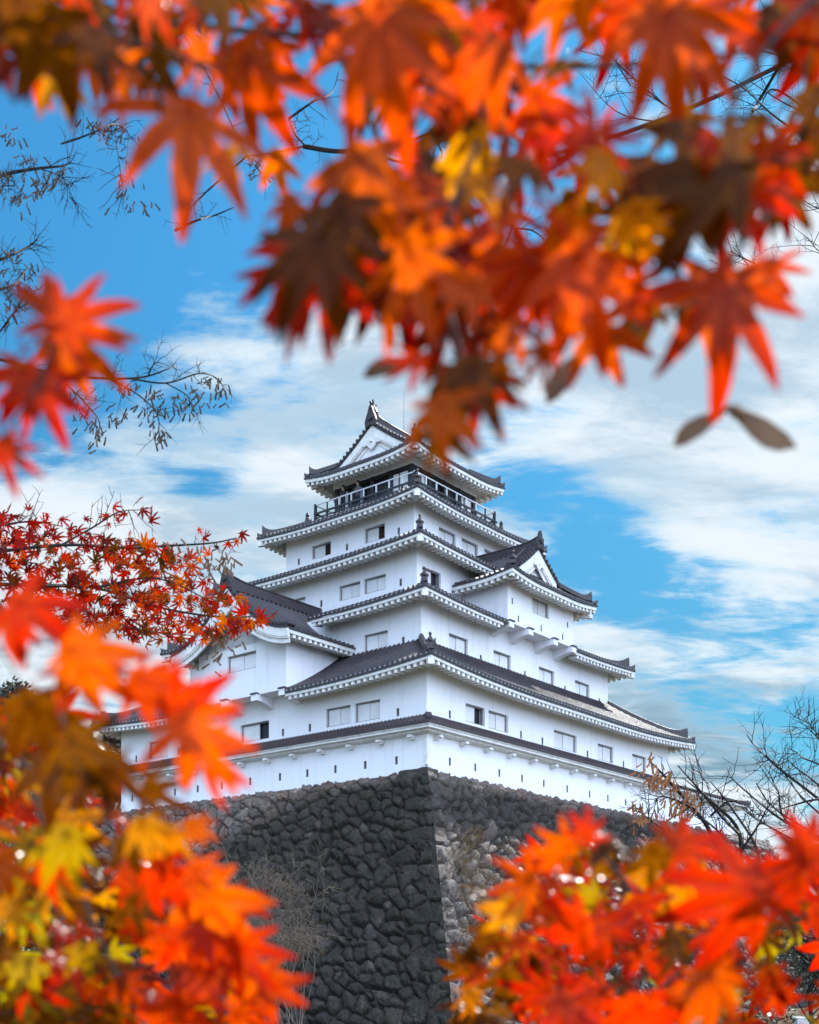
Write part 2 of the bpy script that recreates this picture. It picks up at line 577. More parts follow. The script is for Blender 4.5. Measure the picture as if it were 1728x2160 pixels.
def eave(S, o, wall_dz, parent, gaps=(), pitch=0.335, tooth=0.15, name="eave"):
    """white fascia, rafter ends and sloping soffit under an eave that oversails its wall by o"""
    mb = MB()
    nseg = max(4, int(S.Lg / 0.45))
    xs = [0.05 + (S.Lg - 0.1) * i / nseg for i in range(nseg + 1)]
    runs, cur = [], []
    for x in xs:
        if in_gap(x, gaps):
            if len(cur) > 1:
                runs.append(cur)
            cur = []
        else:
            cur.append(x)
    if len(cur) > 1:
        runs.append(cur)

    def pt(x, y, dz):
        yy = y
        xx = min(max(x, yy), S.Lg - yy)      # mitre at the corners
        v = S.O + S.a * xx + S.n * yy
        v.z = S.z(x, 0) + dz
        return v
    obs = []
    nr = int((S.Lg - 0.5) / pitch)
    for run in runs:
        mb = MB()
        rings = [[pt(x, 0.05, -0.125), pt(x, 0.05, -0.25), pt(x, 0.13, -0.27), pt(x, 0.16, -0.125)] for x in run]
        mb.loft(rings, caps=True)
        # soffit, rising inwards to the wall head
        for a_, b_ in zip(run[:-1], run[1:]):
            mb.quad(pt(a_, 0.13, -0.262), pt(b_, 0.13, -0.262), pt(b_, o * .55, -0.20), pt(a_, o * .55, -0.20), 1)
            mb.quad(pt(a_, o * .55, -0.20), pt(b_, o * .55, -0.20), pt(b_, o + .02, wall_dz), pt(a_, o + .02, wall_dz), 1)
        for i in range(nr + 1):
            x = 0.25 + (S.Lg - 0.5) * i / nr
            if x - .1 < run[0] or x + .1 > run[-1]:
                continue
            z = S.z(x, 0)
            y0, y1 = 0.085, 0.62
            edge = min(x, S.Lg - x)
            if edge < 0.62:
                y1 = max(0.2, edge)
            rings = []
            for y, dz in ((y0, 0), (y1, 0.05)):
                q = []
                for dx, dzz in ((-tooth / 2, -0.405), (tooth / 2, -0.405), (tooth / 2, -0.262), (-tooth / 2, -0.262)):
                    v = S.O + S.a * (x + dx) + S.n * y
                    v.z = z + dzz + dz
                    q.append(v)
                rings.append(q)
            mb.loft(rings)
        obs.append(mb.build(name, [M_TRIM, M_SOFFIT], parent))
    return obs


def finial(parent, p, s=1.0, lean=(0, 0), name="roof_finial", mat=None):
    mb = MB()
    prof = [(0, .17), (.10, .22), (.24, .215), (.36, .15), (.46, .085), (.52, .075), (.57, .11), (.65, .125), (.73, .10), (.79, .04), (.80, .0)]
    mb.lathe((0, 0, 0), [(z * s, max(.002, r * s)) for z, r in prof], 10)
    # side lobes of the ogre tile
    for sx, sy in ((1, -1), (-1, 1)):
        mb.lathe((sx * .16 * s, sy * .16 * s, 0), [(0, .10 * s), (.12 * s, .13 * s), (.22 * s, .09 * s), (.27 * s, .02 * s)], 8)
    return mb.build(name, mat or M_RIDGE, parent, smooth=True, loc=p)


def hip_ridge(parent, outer, inner, zf, height=0.30, width=0.26, tip=0.22, fin=1.0, q0=0.10):
    """raised ridge down a hip, with a finial near the eave; zf(q) is the roof height along the hip"""
    o, i = Vector((*outer, 0)), Vector((*inner, 0))
    d = (i - o)
    L = d.length
    d.normalize()
    s = Vector((-d.y, d.x, 0))
    mb = MB()
    rings = []
    n = 12
    for k in range(n + 1):
        q = q0 + (1 - q0) * k / n
        c = o + d * L * q
        up = tip * max(0, 1 - (q - q0) / 0.22) ** 2
        c.z = zf(q) - 0.03 + up * .5
        h = height + up
        prof = ((-.5, 0), (-.5, .62), (-.34, .66), (-.30, .92), (-.12, 1.0), (.12, 1.0), (.30, .92), (.34, .66), (.5, .62), (.5, 0))
        rings.append([c + s * (a * width) + Vector((0, 0, b * h)) for a, b in prof])
    mb.loft(rings)
    # tile at the very corner, flicked upwards
    rings = []
    for k in range(5):
        q = 0.012 + (q0 * 1.02 - 0.012) * k / 4
        c = o + d * L * q
        c.z = zf(q) + 0.03 + 0.13 * (1 - k / 4) ** 2
        rings.append([c + s * a + Vector((0, 0, b)) for a, b in ((-.11, -.06), (.11, -.06), (.09, .06), (0, .10), (-.09, .06))])
    mb.loft(rings)
    r = mb.build("hip_ridge", M_RIDGE, parent)
    if fin:
        c = o + d * L * (q0 + 0.015)
        finial(parent, (c.x, c.y, zf(q0 + 0.015) + height * .8 + tip * .5), fin)
    return r


def corner_beam(mb, o, d, z, L=1.3):
    """white beam end under the corner of an eave"""
    s = Vector((-d.y, d.x, 0))
    rings = []
    for t_, dz in ((0.10, 0.0), (L, 0.16)):
        c = o + d * t_
        rings.append([c + s * a + Vector((0, 0, z + b + dz)) for a, b in ((-.12, -.50), (.12, -.50), (.12, -.24), (-.12, -.24))])
    mb.loft(rings)


def hipped_skirt(u, v, iu, iv, o, ze, zt, lift, wall_dz, gapsR=(), gapsL=(), pitch=0.27, rad=0.092, curve=0.2, mat=None, fins=True, tip=.22):
    """the roof that runs round the foot of the next storey"""
    mb = MB()
    u0, u1, v0, v1 = u[0] - o, u[1] + o, v[0] - o, v[1] + o
    wl, wr, wn, wf = iu[0] - u0, u1 - iu[1], iv[0] - v0, v1 - iv[1]
    Rr = Side((u0, v0), (1, 0), (0, 1), u1 - u0, wn, wl, wr, ze, zt, lift, curve)
    Ee = Side((u1, v0), (0, 1), (-1, 0), v1 - v0, wr, wn, wf, ze, zt, lift, curve)
    Bb = Side((u1, v1), (-1, 0), (0, -1), u1 - u0, wf, wr, wl, ze, zt, lift, curve)
    Ll = Side((u0, v1), (0, -1), (1, 0), v1 - v0, wl, wf, wn, ze, zt, lift, curve)
    gR = [(a - u0, b - u0) for a, b in gapsR]
    gL = [(v1 - b, v1 - a) for a, b in gapsL]
    tiles(mb, Rr, pitch, rad, gR)
    tiles(mb, Ee, pitch, rad)
    tiles(mb, Bb, pitch, rad, sub=4)
    tiles(mb, Ll, pitch, rad, gL)
    roof = mb.build("tiled_roof", [mat or M_TILE, M_DAB], keep)
    e = eave(Rr, o, wall_dz, roof, gR)
    eave(Ee, o, wall_dz, roof)
    eave(Ll, o, wall_dz, roof, gL)
    eave(Bb, o, wall_dz, roof)
    for S, dx, dy in ((Rr, 1, 1), (Ee, -1, 1), (Ll, 1, -1)):
        cb = MB()
        corner_beam(cb, S.O + Vector((0, 0, 0)), Vector((dx, dy, 0)).normalized(), ze + lift)
        cb.build("corner_beam", M_TRIM, roof)
    for S, oc, ic in ((Rr, (u0, v0), (iu[0], iv[0])), (Ee, (u1, v0), (iu[1], iv[0])), (Ll, (u0, v1), (iu[0], iv[1])), (Bb, (u1, v1), (iu[1], iv[1]))):
        hip_ridge(roof, oc, ic, lambda q, S=S: S.z(q * S.Wa0, q * S.W), fin=0.54 if fins and S is Rr else 0, tip=tip)
    return roof


M_DAB = simple_mat("mortar_with_tile_glint", (.42, .41, .40), (.22, .21, .21), 3.0, .8, .2)  # pale dabs at the eave, tile-end highlights put into their colour
BAY_R = (7.85, 13.75)      # bay on the right-hand face, third storey
BAY_L = (7.15, 12.95)      # bay on the left-hand face, second storey
S1, S2, S3, S4 = STOREYS
O_ = 1.1
hipped_skirt(S1['u'], S1['v'], S2['u'], S2['v'], O_, 14.10, 16.28, 0.36, 0.12, gapsL=[BAY_L], curve=.25)
hipped_skirt(S2['u'], S2['v'], S3['u'], S3['v'], O_, 18.10, 19.15, 0.20, 0.12, gapsR=[BAY_R], gapsL=[(8.2, 11.9)])
hipped_skirt(S3['u'], S3['v'], S4['u'], S4['v'], O_, 21.27, 22.40, 0.20, 0.12)
TOPU, TOPV = (7.97, 13.5), (7.2, 12.57)
BALU, BALV = (7.2, 14.3), (6.4, 13.4)
hipped_skirt(S4['u'], S4['v'], BALU, BALV, O_, 24.38, 25.35, 0.20, 0.12, curve=.3)


def skirt_low():
    """narrow red-brown roof between the foot wall and the first storey, with its double cornice and brackets"""
    mb = MB()
    o = 0.62
    u, v = S1['u'], S1['v']
    u0, u1, v0, v1 = u[0] - o, u[1] + o, v[0] - o, v[1] + o
    Rr = Side((u0, v0), (1, 0), (0, 1), u1 - u0, o, o, o, 11.90, 12.27, 0.0, 0)
    Ll = Side((u0, v1), (0, -1), (1, 0), v1 - v0, o, o, o, 11.90, 12.27, 0.0, 0)
    Ee = Side((u1, v0), (0, 1), (-1, 0), v1 - v0, o, o, o, 11.90, 12.27, 0.0, 0)
    for S in (Rr, Ll, Ee):
        tiles(mb, S, 0.21, 0.05, rows=3, dabs=False)
    roof = mb.build("skirt_roof", [M_TILE2, M_DAB], keep)
    mb = MB()
    for S in (Rr, Ll):
        def pt(x, y, z):
            xx = min(max(x, y), S.Lg - y)
            p = S.O + S.a * xx + S.n * y
            p.z = z
            return p
        prof = ((0.05, 11.815), (0.05, 11.72), (0.10, 11.71), (0.10, 11.62), (0.30, 11.60), (0.30, 11.53), (0.36, 11.51), (0.61, 11.47), (0.61, 11.815))
        rings = [[pt(x, y, z) for y, z in prof] for x in (0.0, S.Lg)]
        mb.loft(rings)
    mb.build("cornice", M_TRIM, roof)
    for k in range(12):
        a = 0.55 + 1.785 * k
        if a < 21.4:
            b = MB()
            b.box(a - .11, a + .11, -0.36, -0.004, 11.36, 11.465)
            b.box(a - .08, a + .08, -0.25, -0.006, 11.29, 11.36)
            b.build("bracket", M_TRIM, keep)
    for k in range(12):
        a = 0.66 + 1.70 * k
        if a < 20:
            b = MB()
            b.box(-0.36, -0.004, a - .11, a + .11, 11.36, 11.465)
            b.box(-0.25, -0.006, a - .08, a + .08, 11.29, 11.36)
            b.build("bracket", M_TRIM, keep)
    # post at the corner of the foot wall, and the corner tile
    p = MB()
    p.box(-0.07, 0.10, -0.07, 0.10, STONE_TOP, 11.46)
    p.build("corner_post", M_TRIM, keep)
    hip_ridge(roof, (u0, v0), (0, 0), lambda q: 11.93 + 0.37 * q, height=.12, width=.16, tip=.05, fin=0, q0=.05)


skirt_low()


# ------------------------------------------------------------------ gabled roofs: ridge runs along local x of a small frame
def gable_roof(M, x0, x1, hw, ze, zr, xg=None, curve=0.2, lift=0.2, pitch=0.29, rad=0.095, verge=0.28, k=1.0, ridge_h=0.45, o=0.9, wall_dz=0.1, hip_fin=-1, hip=True, both=False, name="gable_roof", eave_back=None):
    """M maps (x, y, z) of the gable frame into the keep. x0 front eave, x1 back end, gable face at xg."""
    def prof(q):
        return ze + (zr - ze) * ((1 - curve) * q + curve * q * q)
    tgb = (xg - x0) * k if hip else 0.0
    Lx = x1 - x0

    def liftf(d, q):
        return lift * max(0.0, 1 - d / 2.6) ** 2 * (1 - .7 * min(1, q))
    mb = MB()
    # the two long slopes
    n = max(2, round(Lx / pitch))
    p = Lx / n
    for sgn in (-1, 1):
        prev = None
        for i in range(n * 8 + 1):
            x = x0 + p * i / 8
            h = tile_h(p * i / 8, p, rad)
            dback = (x1 - x) if both else 99
            df = x - x0
            if hip:
                tm = hw if (df >= xg - x0 - verge and dback >= xg - x0 - verge) else min(hw, min(df, dback) * k)
            else:
                tm = hw
            c = []
            for kk in range(-1, 11):
                t_ = tm * max(kk, 0) / 10
                z = prof(t_ / hw) + liftf(min(df, dback), t_ / hw) + (h if kk >= 0 else -.085)
                c.append(M(x, sgn * (hw - t_), z))
            if prev:
                b = len(mb.v)
                m = len(c)
                mb.v.extend([tuple(q) for q in prev + c])
                for q in range(m - 1):
                    mb.f.append((b + q, b + m + q, b + m + q + 1, b + q + 1))
                    mb.m.append(0)
            prev = c
    fronts = []
    if hip:
        fronts = [(x0, 1)] + ([(x1, -1)] if both else [])
        nf = max(2, round(2 * hw / pitch))
        pf = 2 * hw / nf
        for xe, sg in fronts:
            prev = None
            for i in range(nf * 8 + 1):
                y = -hw + pf * i / 8
                h = tile_h(pf * i / 8, pf, rad)
                dm = (xg - x0) * min(1.0, (hw - abs(y)) / tgb)
                c = []
                for kk in range(-1, 6):
                    d = dm * max(kk, 0) / 5
                    z = prof(d * k / hw) + liftf(hw - abs(y), d * k / hw) + (h if kk >= 0 else -.085)
                    c.append(M(xe + sg * d, y, z))
                if prev:
                    b = len(mb.v)
                    m = len(c)
                    mb.v.extend([tuple(q) for q in prev + c])
                    for q in range(m - 1):
                        mb.f.append((b + q, b + m + q, b + m + q + 1, b + q + 1))
                        mb.m.append(0)
                prev = c
    roof = mb.build(name, M_TILE, keep)

    # eaves
    def strip(path, inward, oo, teeth=0.335, xlim=None):
        """path(s)->(x,y,z,edge distance); inward unit vector in the gable frame"""
        e = MB()
        Ls, f = path
        ns = max(4, int(Ls / .4))

        def pt(s, y, dz):
            ss = min(max(s, y if xlim is None or xlim[0] else 0), Ls - (y if xlim is None or xlim[1] else 0))
            x_, y_, z_ = f(ss)
            z_ = f(s)[2]
            return M(x_ + inward[0] * y, y_ + inward[1] * y, z_ + dz)
        ss = [0.04 + (Ls - .08) * i / ns for i in range(ns + 1)]
        e.loft([[pt(s, .05, -.085), pt(s, .05, -.25), pt(s, .13, -.27), pt(s, .16, -.085)] for s in ss])
        for a_, b_ in zip(ss[:-1], ss[1:]):
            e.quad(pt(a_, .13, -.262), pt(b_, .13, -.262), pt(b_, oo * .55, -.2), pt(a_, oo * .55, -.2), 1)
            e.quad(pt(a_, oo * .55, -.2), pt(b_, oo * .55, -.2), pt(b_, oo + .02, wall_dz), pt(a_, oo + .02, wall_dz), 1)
        nr = int((Ls - .4) / teeth)
        for i in range(nr + 1):
            s = .2 + (Ls - .4) * i / nr
            edge = min(s if (xlim is None or xlim[0]) else 9, Ls - s if (xlim is None or xlim[1]) else 9)
            y1 = max(.2, min(.6, edge))
            rings = []
            for yy, dz in ((.085, 0), (y1, .05)):
                q = []
                for dx, dzz in ((-.075, -.405), (.075, -.405), (.075, -.262), (-.075, -.262)):
                    x_, y_, z_ = f(min(max(s + dx, 0), Ls))
                    q.append(M(x_ + inward[0] * yy, y_ + inward[1] * yy, f(s)[2] + dzz + dz))
                rings.append(q)
            e.loft(rings)
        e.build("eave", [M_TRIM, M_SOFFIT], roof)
    xb = eave_back if eave_back is not None else x1
    for sgn in (-1, 1):
        def f(s, sgn=sgn):
            x = x0 + s
            return (x, sgn * hw, ze + liftf(min(s, (x1 - x) if both else 99), 0))
        strip((xb - x0, f), (0, -sgn), o, xlim=(hip, both))
    if hip:
        for xe, sg in fronts:
            def f(s, xe=xe):
                y = -hw + s
                return (xe, y, ze + liftf(hw - abs(y), 0))
            strip((2 * hw, f), (sg, 0), o)
    # gable faces, bargeboards, verge tiles
    gx = [(xg if hip else x0 + o, -1)] + ([(x1 - (xg - x0), 1)] if both else [])
    gw = hw - tgb
    for x_, sg in gx:
        g = MB()
        npt = 12
        top = []
        for i in range(npt + 1):
            y = -gw + 2 * gw * i / npt
            top.append((y, prof((hw - abs(y)) / hw) - .05))
        zb = (prof(tgb / hw) - .3) if hip else ze - .05
        for (ya, za), (yb, zb2) in zip(top[:-1], top[1:]):
            xw = x_ + sg * (.12 if hip else 0)
            g.quad(M(xw, ya, min(zb, za)), M(xw, yb, min(zb, zb2)), M(xw, yb, zb2), M(xw, ya, za))
        g.build("gable_wall", M_PLASTER, roof)
        xv = x_ + sg * (verge if hip else o) * (.92 if hip else 0.97)
        bb = MB()
        for s in (-1, 1):
            for (w0, w1, xo, th) in ((-.06, -.42, 0.0, .09), (-.42, -.50, 0.03, .09), (-.50, -.70, 0.10, .07)):
                rings = []
                for i in range(13):
                    y = s * gw * (1.0 - i / 12) * (1.03 if hip else 1.0)
                    q = (hw - abs(y)) / hw
                    z = prof(q) + (liftf(0, q) if not hip else 0)
                    dq = 1e-3
                    sl = (prof(min(1, q + dq)) - prof(q - dq)) / (2 * dq * hw) if q < 1 - dq else (prof(1) - prof(1 - dq)) / (dq * hw)
                    vf = math.sqrt(1 + sl * sl)
                    xa = xv - sg * xo
                    rings.append([M(xa, y, z + w0 * vf), M(xa, y, z + w1 * vf), M(xa - sg * th, y, z + w1 * vf), M(xa - sg * th, y, z + w0 * vf)])
                bb.loft(rings)
        bb.build("bargeboard", M_TRIM, roof)
        # hanging ornament under the peak
        pd = MB()
        zt = prof(1.0) - .50 * 1.2
        sc_ = min(1.0, gw / 2.3)
        outl = [(0, .05), (.22, -.02), (.40, -.22), (.62, -.34), (.56, -.48), (.32, -.44), (.20, -.58), (0, -.74), (-.20, -.58), (-.32, -.44), (-.56, -.48), (-.62, -.34), (-.40, -.22), (-.22, -.02)]
        rr = [[M(xv + sg * dx, y * sc_, zt + z * sc_) for y, z in outl] for dx in (.03, -.07)]
        pd.loft(rr)
        pd.lathe(M(xv + sg * .05, 0, zt - .34 * sc_), [(0, .001), (.0, .09 * sc_), (.06, .07 * sc_), (.09, .001)], 6)
        pd.build("gable_pendant", M_TRIM, roof)
        vt = MB()
        for s in (-1, 1):
            rings = []
            for i in range(17):
                y = s * (gw * (1.04 if hip else 1.0)) * (1 - i / 16)
                q = (hw - abs(y)) / hw
                z = prof(q) + (liftf(0, q) if not hip else 0)
                xa = xv + sg * .03
                rings.append([M(xa, y, z - .07), M(xa, y, z + .13), M(xa - sg * .1, y, z + .19), M(xa - sg * .22, y, z + .17), M(xa - sg * .3, y, z + .02)])
            vt.loft(rings)
            nb = max(5, int(gw * 1.2 / .27))
            for i in range(nb + 1):
                y = s * gw * 1.02 * (1 - (i + .3) / (nb + .6))
                q = (hw - abs(y)) / hw
                z = prof(q) + (liftf(0, q) if not hip else 0)
                a = Vector(M(xv - sg * .42, y, z + .12))
                b = Vector(M(xv + sg * .07, y, z + .12))
                vt.tube([a, b], [.085, .085], 7)
        vt.build("verge_tiles", M_RIDGE, roof)
    # ridge
    rg = MB()
    xa = (gx[0][0] - (verge if hip else o) - .05)
    xz = (gx[1][0] + verge + .05) if both else x1
    rings = []
    for i in range(15):
        q = i / 14
        x = xa + (xz - xa) * q
        up = .22 * max(0, 1 - q / .25) ** 2 + (.22 * max(0, 1 - (1 - q) / .25) ** 2 if both else 0)
        z = zr - .12
        hh = ridge_h + .12 + up
        rings.append([M(x, a * .34, z + b * hh) for a, b in ((-.5, 0), (-.5, .55), (-.38, .6), (-.36, .8), (-.46, .83), (-.3, .95), (0, 1.0), (.3, .95), (.46, .83), (.36, .8), (.38, .6), (.5, .55), (.5, 0))])
    rg.loft(rings)
    rg.build("ridge", M_RIDGE, roof)
    # ogre tile closing the ridge end
    for xe, sg in [(xa, -1)] + ([(xz, 1)] if both else []):
        og = MB()
        outl = [(-.30, -.30), (-.34, -.02), (-.26, .22), (-.16, .42), (-.10, .62), (0, .78), (.10, .62), (.16, .42), (.26, .22), (.34, -.02), (.30, -.30), (0, -.18)]
        s_ = ridge_h / .45
        og.loft([[M(xe + sg * dx, y * s_, zr + .12 + z * s_) for y, z in outl] for dx in (.06, -.08)])
        a, b = Vector(M(xe + sg * .14, 0, zr + .30)), Vector(M(xe, 0, zr + .30))
        og.tube([a, b], [.16 * s_, .2 * s_], 9)
        og.build("ogre_tile", M_RIDGE, roof)
    # hips of the front
    if hip:
        for xe, sg in fronts:
            for s in (-1, 1):
                oc = M(xe, s * hw, 0)
                ic = M(xe + sg * (xg - x0), s * gw, 0)
                hip_ridge(roof, (oc[0], oc[1]), (ic[0], ic[1]), lambda q: prof(q * tgb / hw) + liftf(0, q * tgb / hw), height=.26, fin=.5 if (s == hip_fin and xe == x0) else 0, q0=.14)
                # descending ridge beside the verge
                dr = MB()
                rings = []
                for i in range(10):
                    y = s * gw * (1.0 - .93 * i / 9)
                    z = prof((hw - abs(y)) / hw) + .02
                    xx = xe + sg * (xg - x0 + .32)
                    rings.append([M(xx - .13, y, z), M(xx - .1, y, z + .2), M(xx, y, z + .27), M(xx + .1, y, z + .2), M(xx + .13, y, z)])
                dr.loft(rings)
                dr.build("descending_ridge", M_RIDGE, roof)
    return roof


# --- top storey and balcony
def top_storey():
    u, v = TOPU, TOPV
    mb = MB()
    z0, z1, z2 = 25.2, 27.22, 27.95
    # white band over the openings
    mb.box(u[0], u[1], v[0], v[1], z1, z2)
    mb.build("storey_wall", M_PLASTER, keep)
    mb = MB()
    e = .05
    mb.box(u[0] + e + .25, u[1] - e - .25, v[0] + e + .25, v[1] - e - .25, z0, z1)
    # posts and rails of the dark timber front
    for q in (0.0, .26, .5, .76, 1.0):
        uu = u[0] + e + .1 + (u[1] - u[0] - 2 * e - .2) * q
        mb.box(uu - .1, uu + .1, v[0] + e, v[0] + e + .24, z0, z1 - .002)
        vv = v[0] + e + .1 + (v[1] - v[0] - 2 * e - .2) * q
        if q:
            mb.box(u[0] + e, u[0] + e + .24, vv - .1, vv + .1, z0, z1 - .002)
    mb.box(u[0] + e + .2, u[1] - e - .2, v[0] + e + .03, v[0] + e + .2, z1 - .18, z1 - .003)
    mb.box(u[0] + e + .03, u[0] + e + .2, v[0] + e + .26, v[1] - e - .2, z1 - .18, z1 - .003)
    mb.build("dark_timber_front", M_DARKWOOD, keep)

    def pane(axis, a0, a1, za, zb, m):
        p = MB()
        fr = MB()
        if axis == 'R':
            p.box(a0, a1, v[0] + .16, v[0] + .19, za, zb)
            for x in (a0, (a0 + a1) / 2, a1):
                fr.box(x - .025, x + .025, v[0] + .12, v[0] + .155, za, zb)
        else:
            p.box(u[0] + .16, u[0] + .19, a0, a1, za, zb)
            for x in (a0, (a0 + a1) / 2, a1):
                fr.box(u[0] + .12, u[0] + .155, x - .025, x + .025, za, zb)
        o = fr.build("window", M_DARKWOOD, keep)
        p.build("pane", m, o)
    pane('L', 7.55, 8.75, 25.75, 26.98, M_SHUT)
    pane('L', 10.6, 11.35, 25.7, 26.95, M_GLASS)
    pane('L', 11.6, 12.3, 25.7, 26.95, M_SHUT)
    pane('R', 11.9, 13.2, 25.7, 26.9, M_SHUT)
    pane('R', 8.5, 9.2, 25.7, 26.95, M_SHUT)
    # balcony floor
    b = MB()
    b.box(BALU[0], BALU[1], BALV[0], BALV[1], 25.30, 25.44)
    b.box(BALU[0] - .06, BALU[1] + .06, BALV[0] - .06, BALV[1] + .06, 25.445, 25.50)
    b.build("balcony_floor", M_TRIM, keep)
    ru, rv = (7.36, 14.14), (6.5, 13.28)
    zt, zm = 26.38, 25.93
    rl = MB()
    for z, s, mt in ((zt, .05, 1), (zm, .085, 0), (25.70, .06, 0)):
        for a, c in (((ru[0] - .1, rv[0]), (ru[1] + .25, rv[0])), ((ru[0], rv[0] - .1), (ru[0], rv[1] + .1)), ((ru[1], rv[0]), (ru[1], rv[1])), ((ru[0], rv[1]), (ru[1], rv[1]))):
            rl.bar((*a, z), (*c, z + .002), s, s, mat=mt)
    n = 8
    for k in range(n + 1):
        q = k / n
        for x, y in ((ru[0] + (ru[1] - ru[0]) * q, rv[0]), (ru[0], rv[0] + (rv[1] - rv[0]) * q)):
            if k in (0, n):
                rl.box(x - .06, x + .06, y - .06, y + .06, 25.502, zt + .06, mat=0)
            else:
                rl.box(x - .03, x + .03, y - .03, y + .03, zm + .045, zt - .027, mat=1 if k < n - 1 else 0)
                rl.box(x - .045, x + .045, y - .045, y + .045, 25.502, zm - .045, mat=0)
        for x, y in ((ru[1], rv[0] + (rv[1] - rv[0]) * q), (ru[0] + (ru[1] - ru[0]) * q, rv[1])):
            rl.box(x - .03, x + .03, y - .03, y + .03, 25.503, zt - .028, mat=0)
    rl.build("balcony_railing", [M_DARKWOOD, M_METAL], keep)
    for x, y in ((BALU[0] - .12, BALV[1] + .2), (BALU[1] + .2, BALV[0] - .1)):
        fp = MB()
        fp.lathe((x, y, 25.2), [(0, .13), (.3, .15), (.5, .11), (.56, .08), (.66, .11), (.78, .05), (.8, .002)], 8)
        fp.build("corner_finial", M_RIDGE, keep)


top_storey()
TC = (TOPV[0] + TOPV[1]) / 2
gable_roof(lambda x, y, z: (x, TC + y, z), TOPU[0] - 1.1, TOPU[1] + 1.1, (TOPV[1] - TOPV[0]) / 2 + 1.1, 27.55, 29.95, xg=8.24, curve=.25, lift=.25, k=1.04, ridge_h=.5, o=1.1, wall_dz=.3, both=True, name="top_roof", hip_fin=-1)


def fish_ornament(x, sg):
    """roof-ridge fish with its tail in the air"""
    c = Vector((x, TC, 30.30))
    path = [(sg * -.10, 0, .0), (sg * .02, 0, .20), (sg * .10, 0, .42), (sg * .06, 0, .62), (sg * -.06, 0, .80), (sg * -.20, 0, .94)]
    rad = [.26, .30, .25, .17, .10, .05]
    mb = MB()
    mb.tube([c + Vector(p) * .72 for p in path], [q * .78 for q in rad], 9)
    for pts in (((-.02, .70), (-.42, 1.02), (-.16, .86)), ((-.05, .78), (-.08, 1.28), (.06, .84)), ((.05, .66), (.30, 1.05), (.13, .58)), ((.2, .45), (.52, .62), (.26, .25)), ((-.2, .35), (-.42, .52), (-.16, .55)), ((.25, .15), (.5, .25), (.24, -.02))):
        tri = [c + Vector((sg * a * .72, 0, b * .72)) for a, b in pts]
        mb.loft([[p + Vector((0, d, 0)) for p in tri] for d in (-.05, .05)])
    mb.tube([c + Vector((0, -.26, .0)), c + Vector((0, .26, .0))], [.16, .16], 9)
    mb.build("fish_ornament", M_REDTILE, keep)


fish_ornament(8.12, 1)
fish_ornament(13.35, -1)
rod = MB()
rod.tube([(10.6, TC, 30.2), (10.6, TC, 31.1), (10.6, TC, 32.6)], [.03, .02, .012], 5)
rod.build("lightning_rod", M_FRAME, keep)


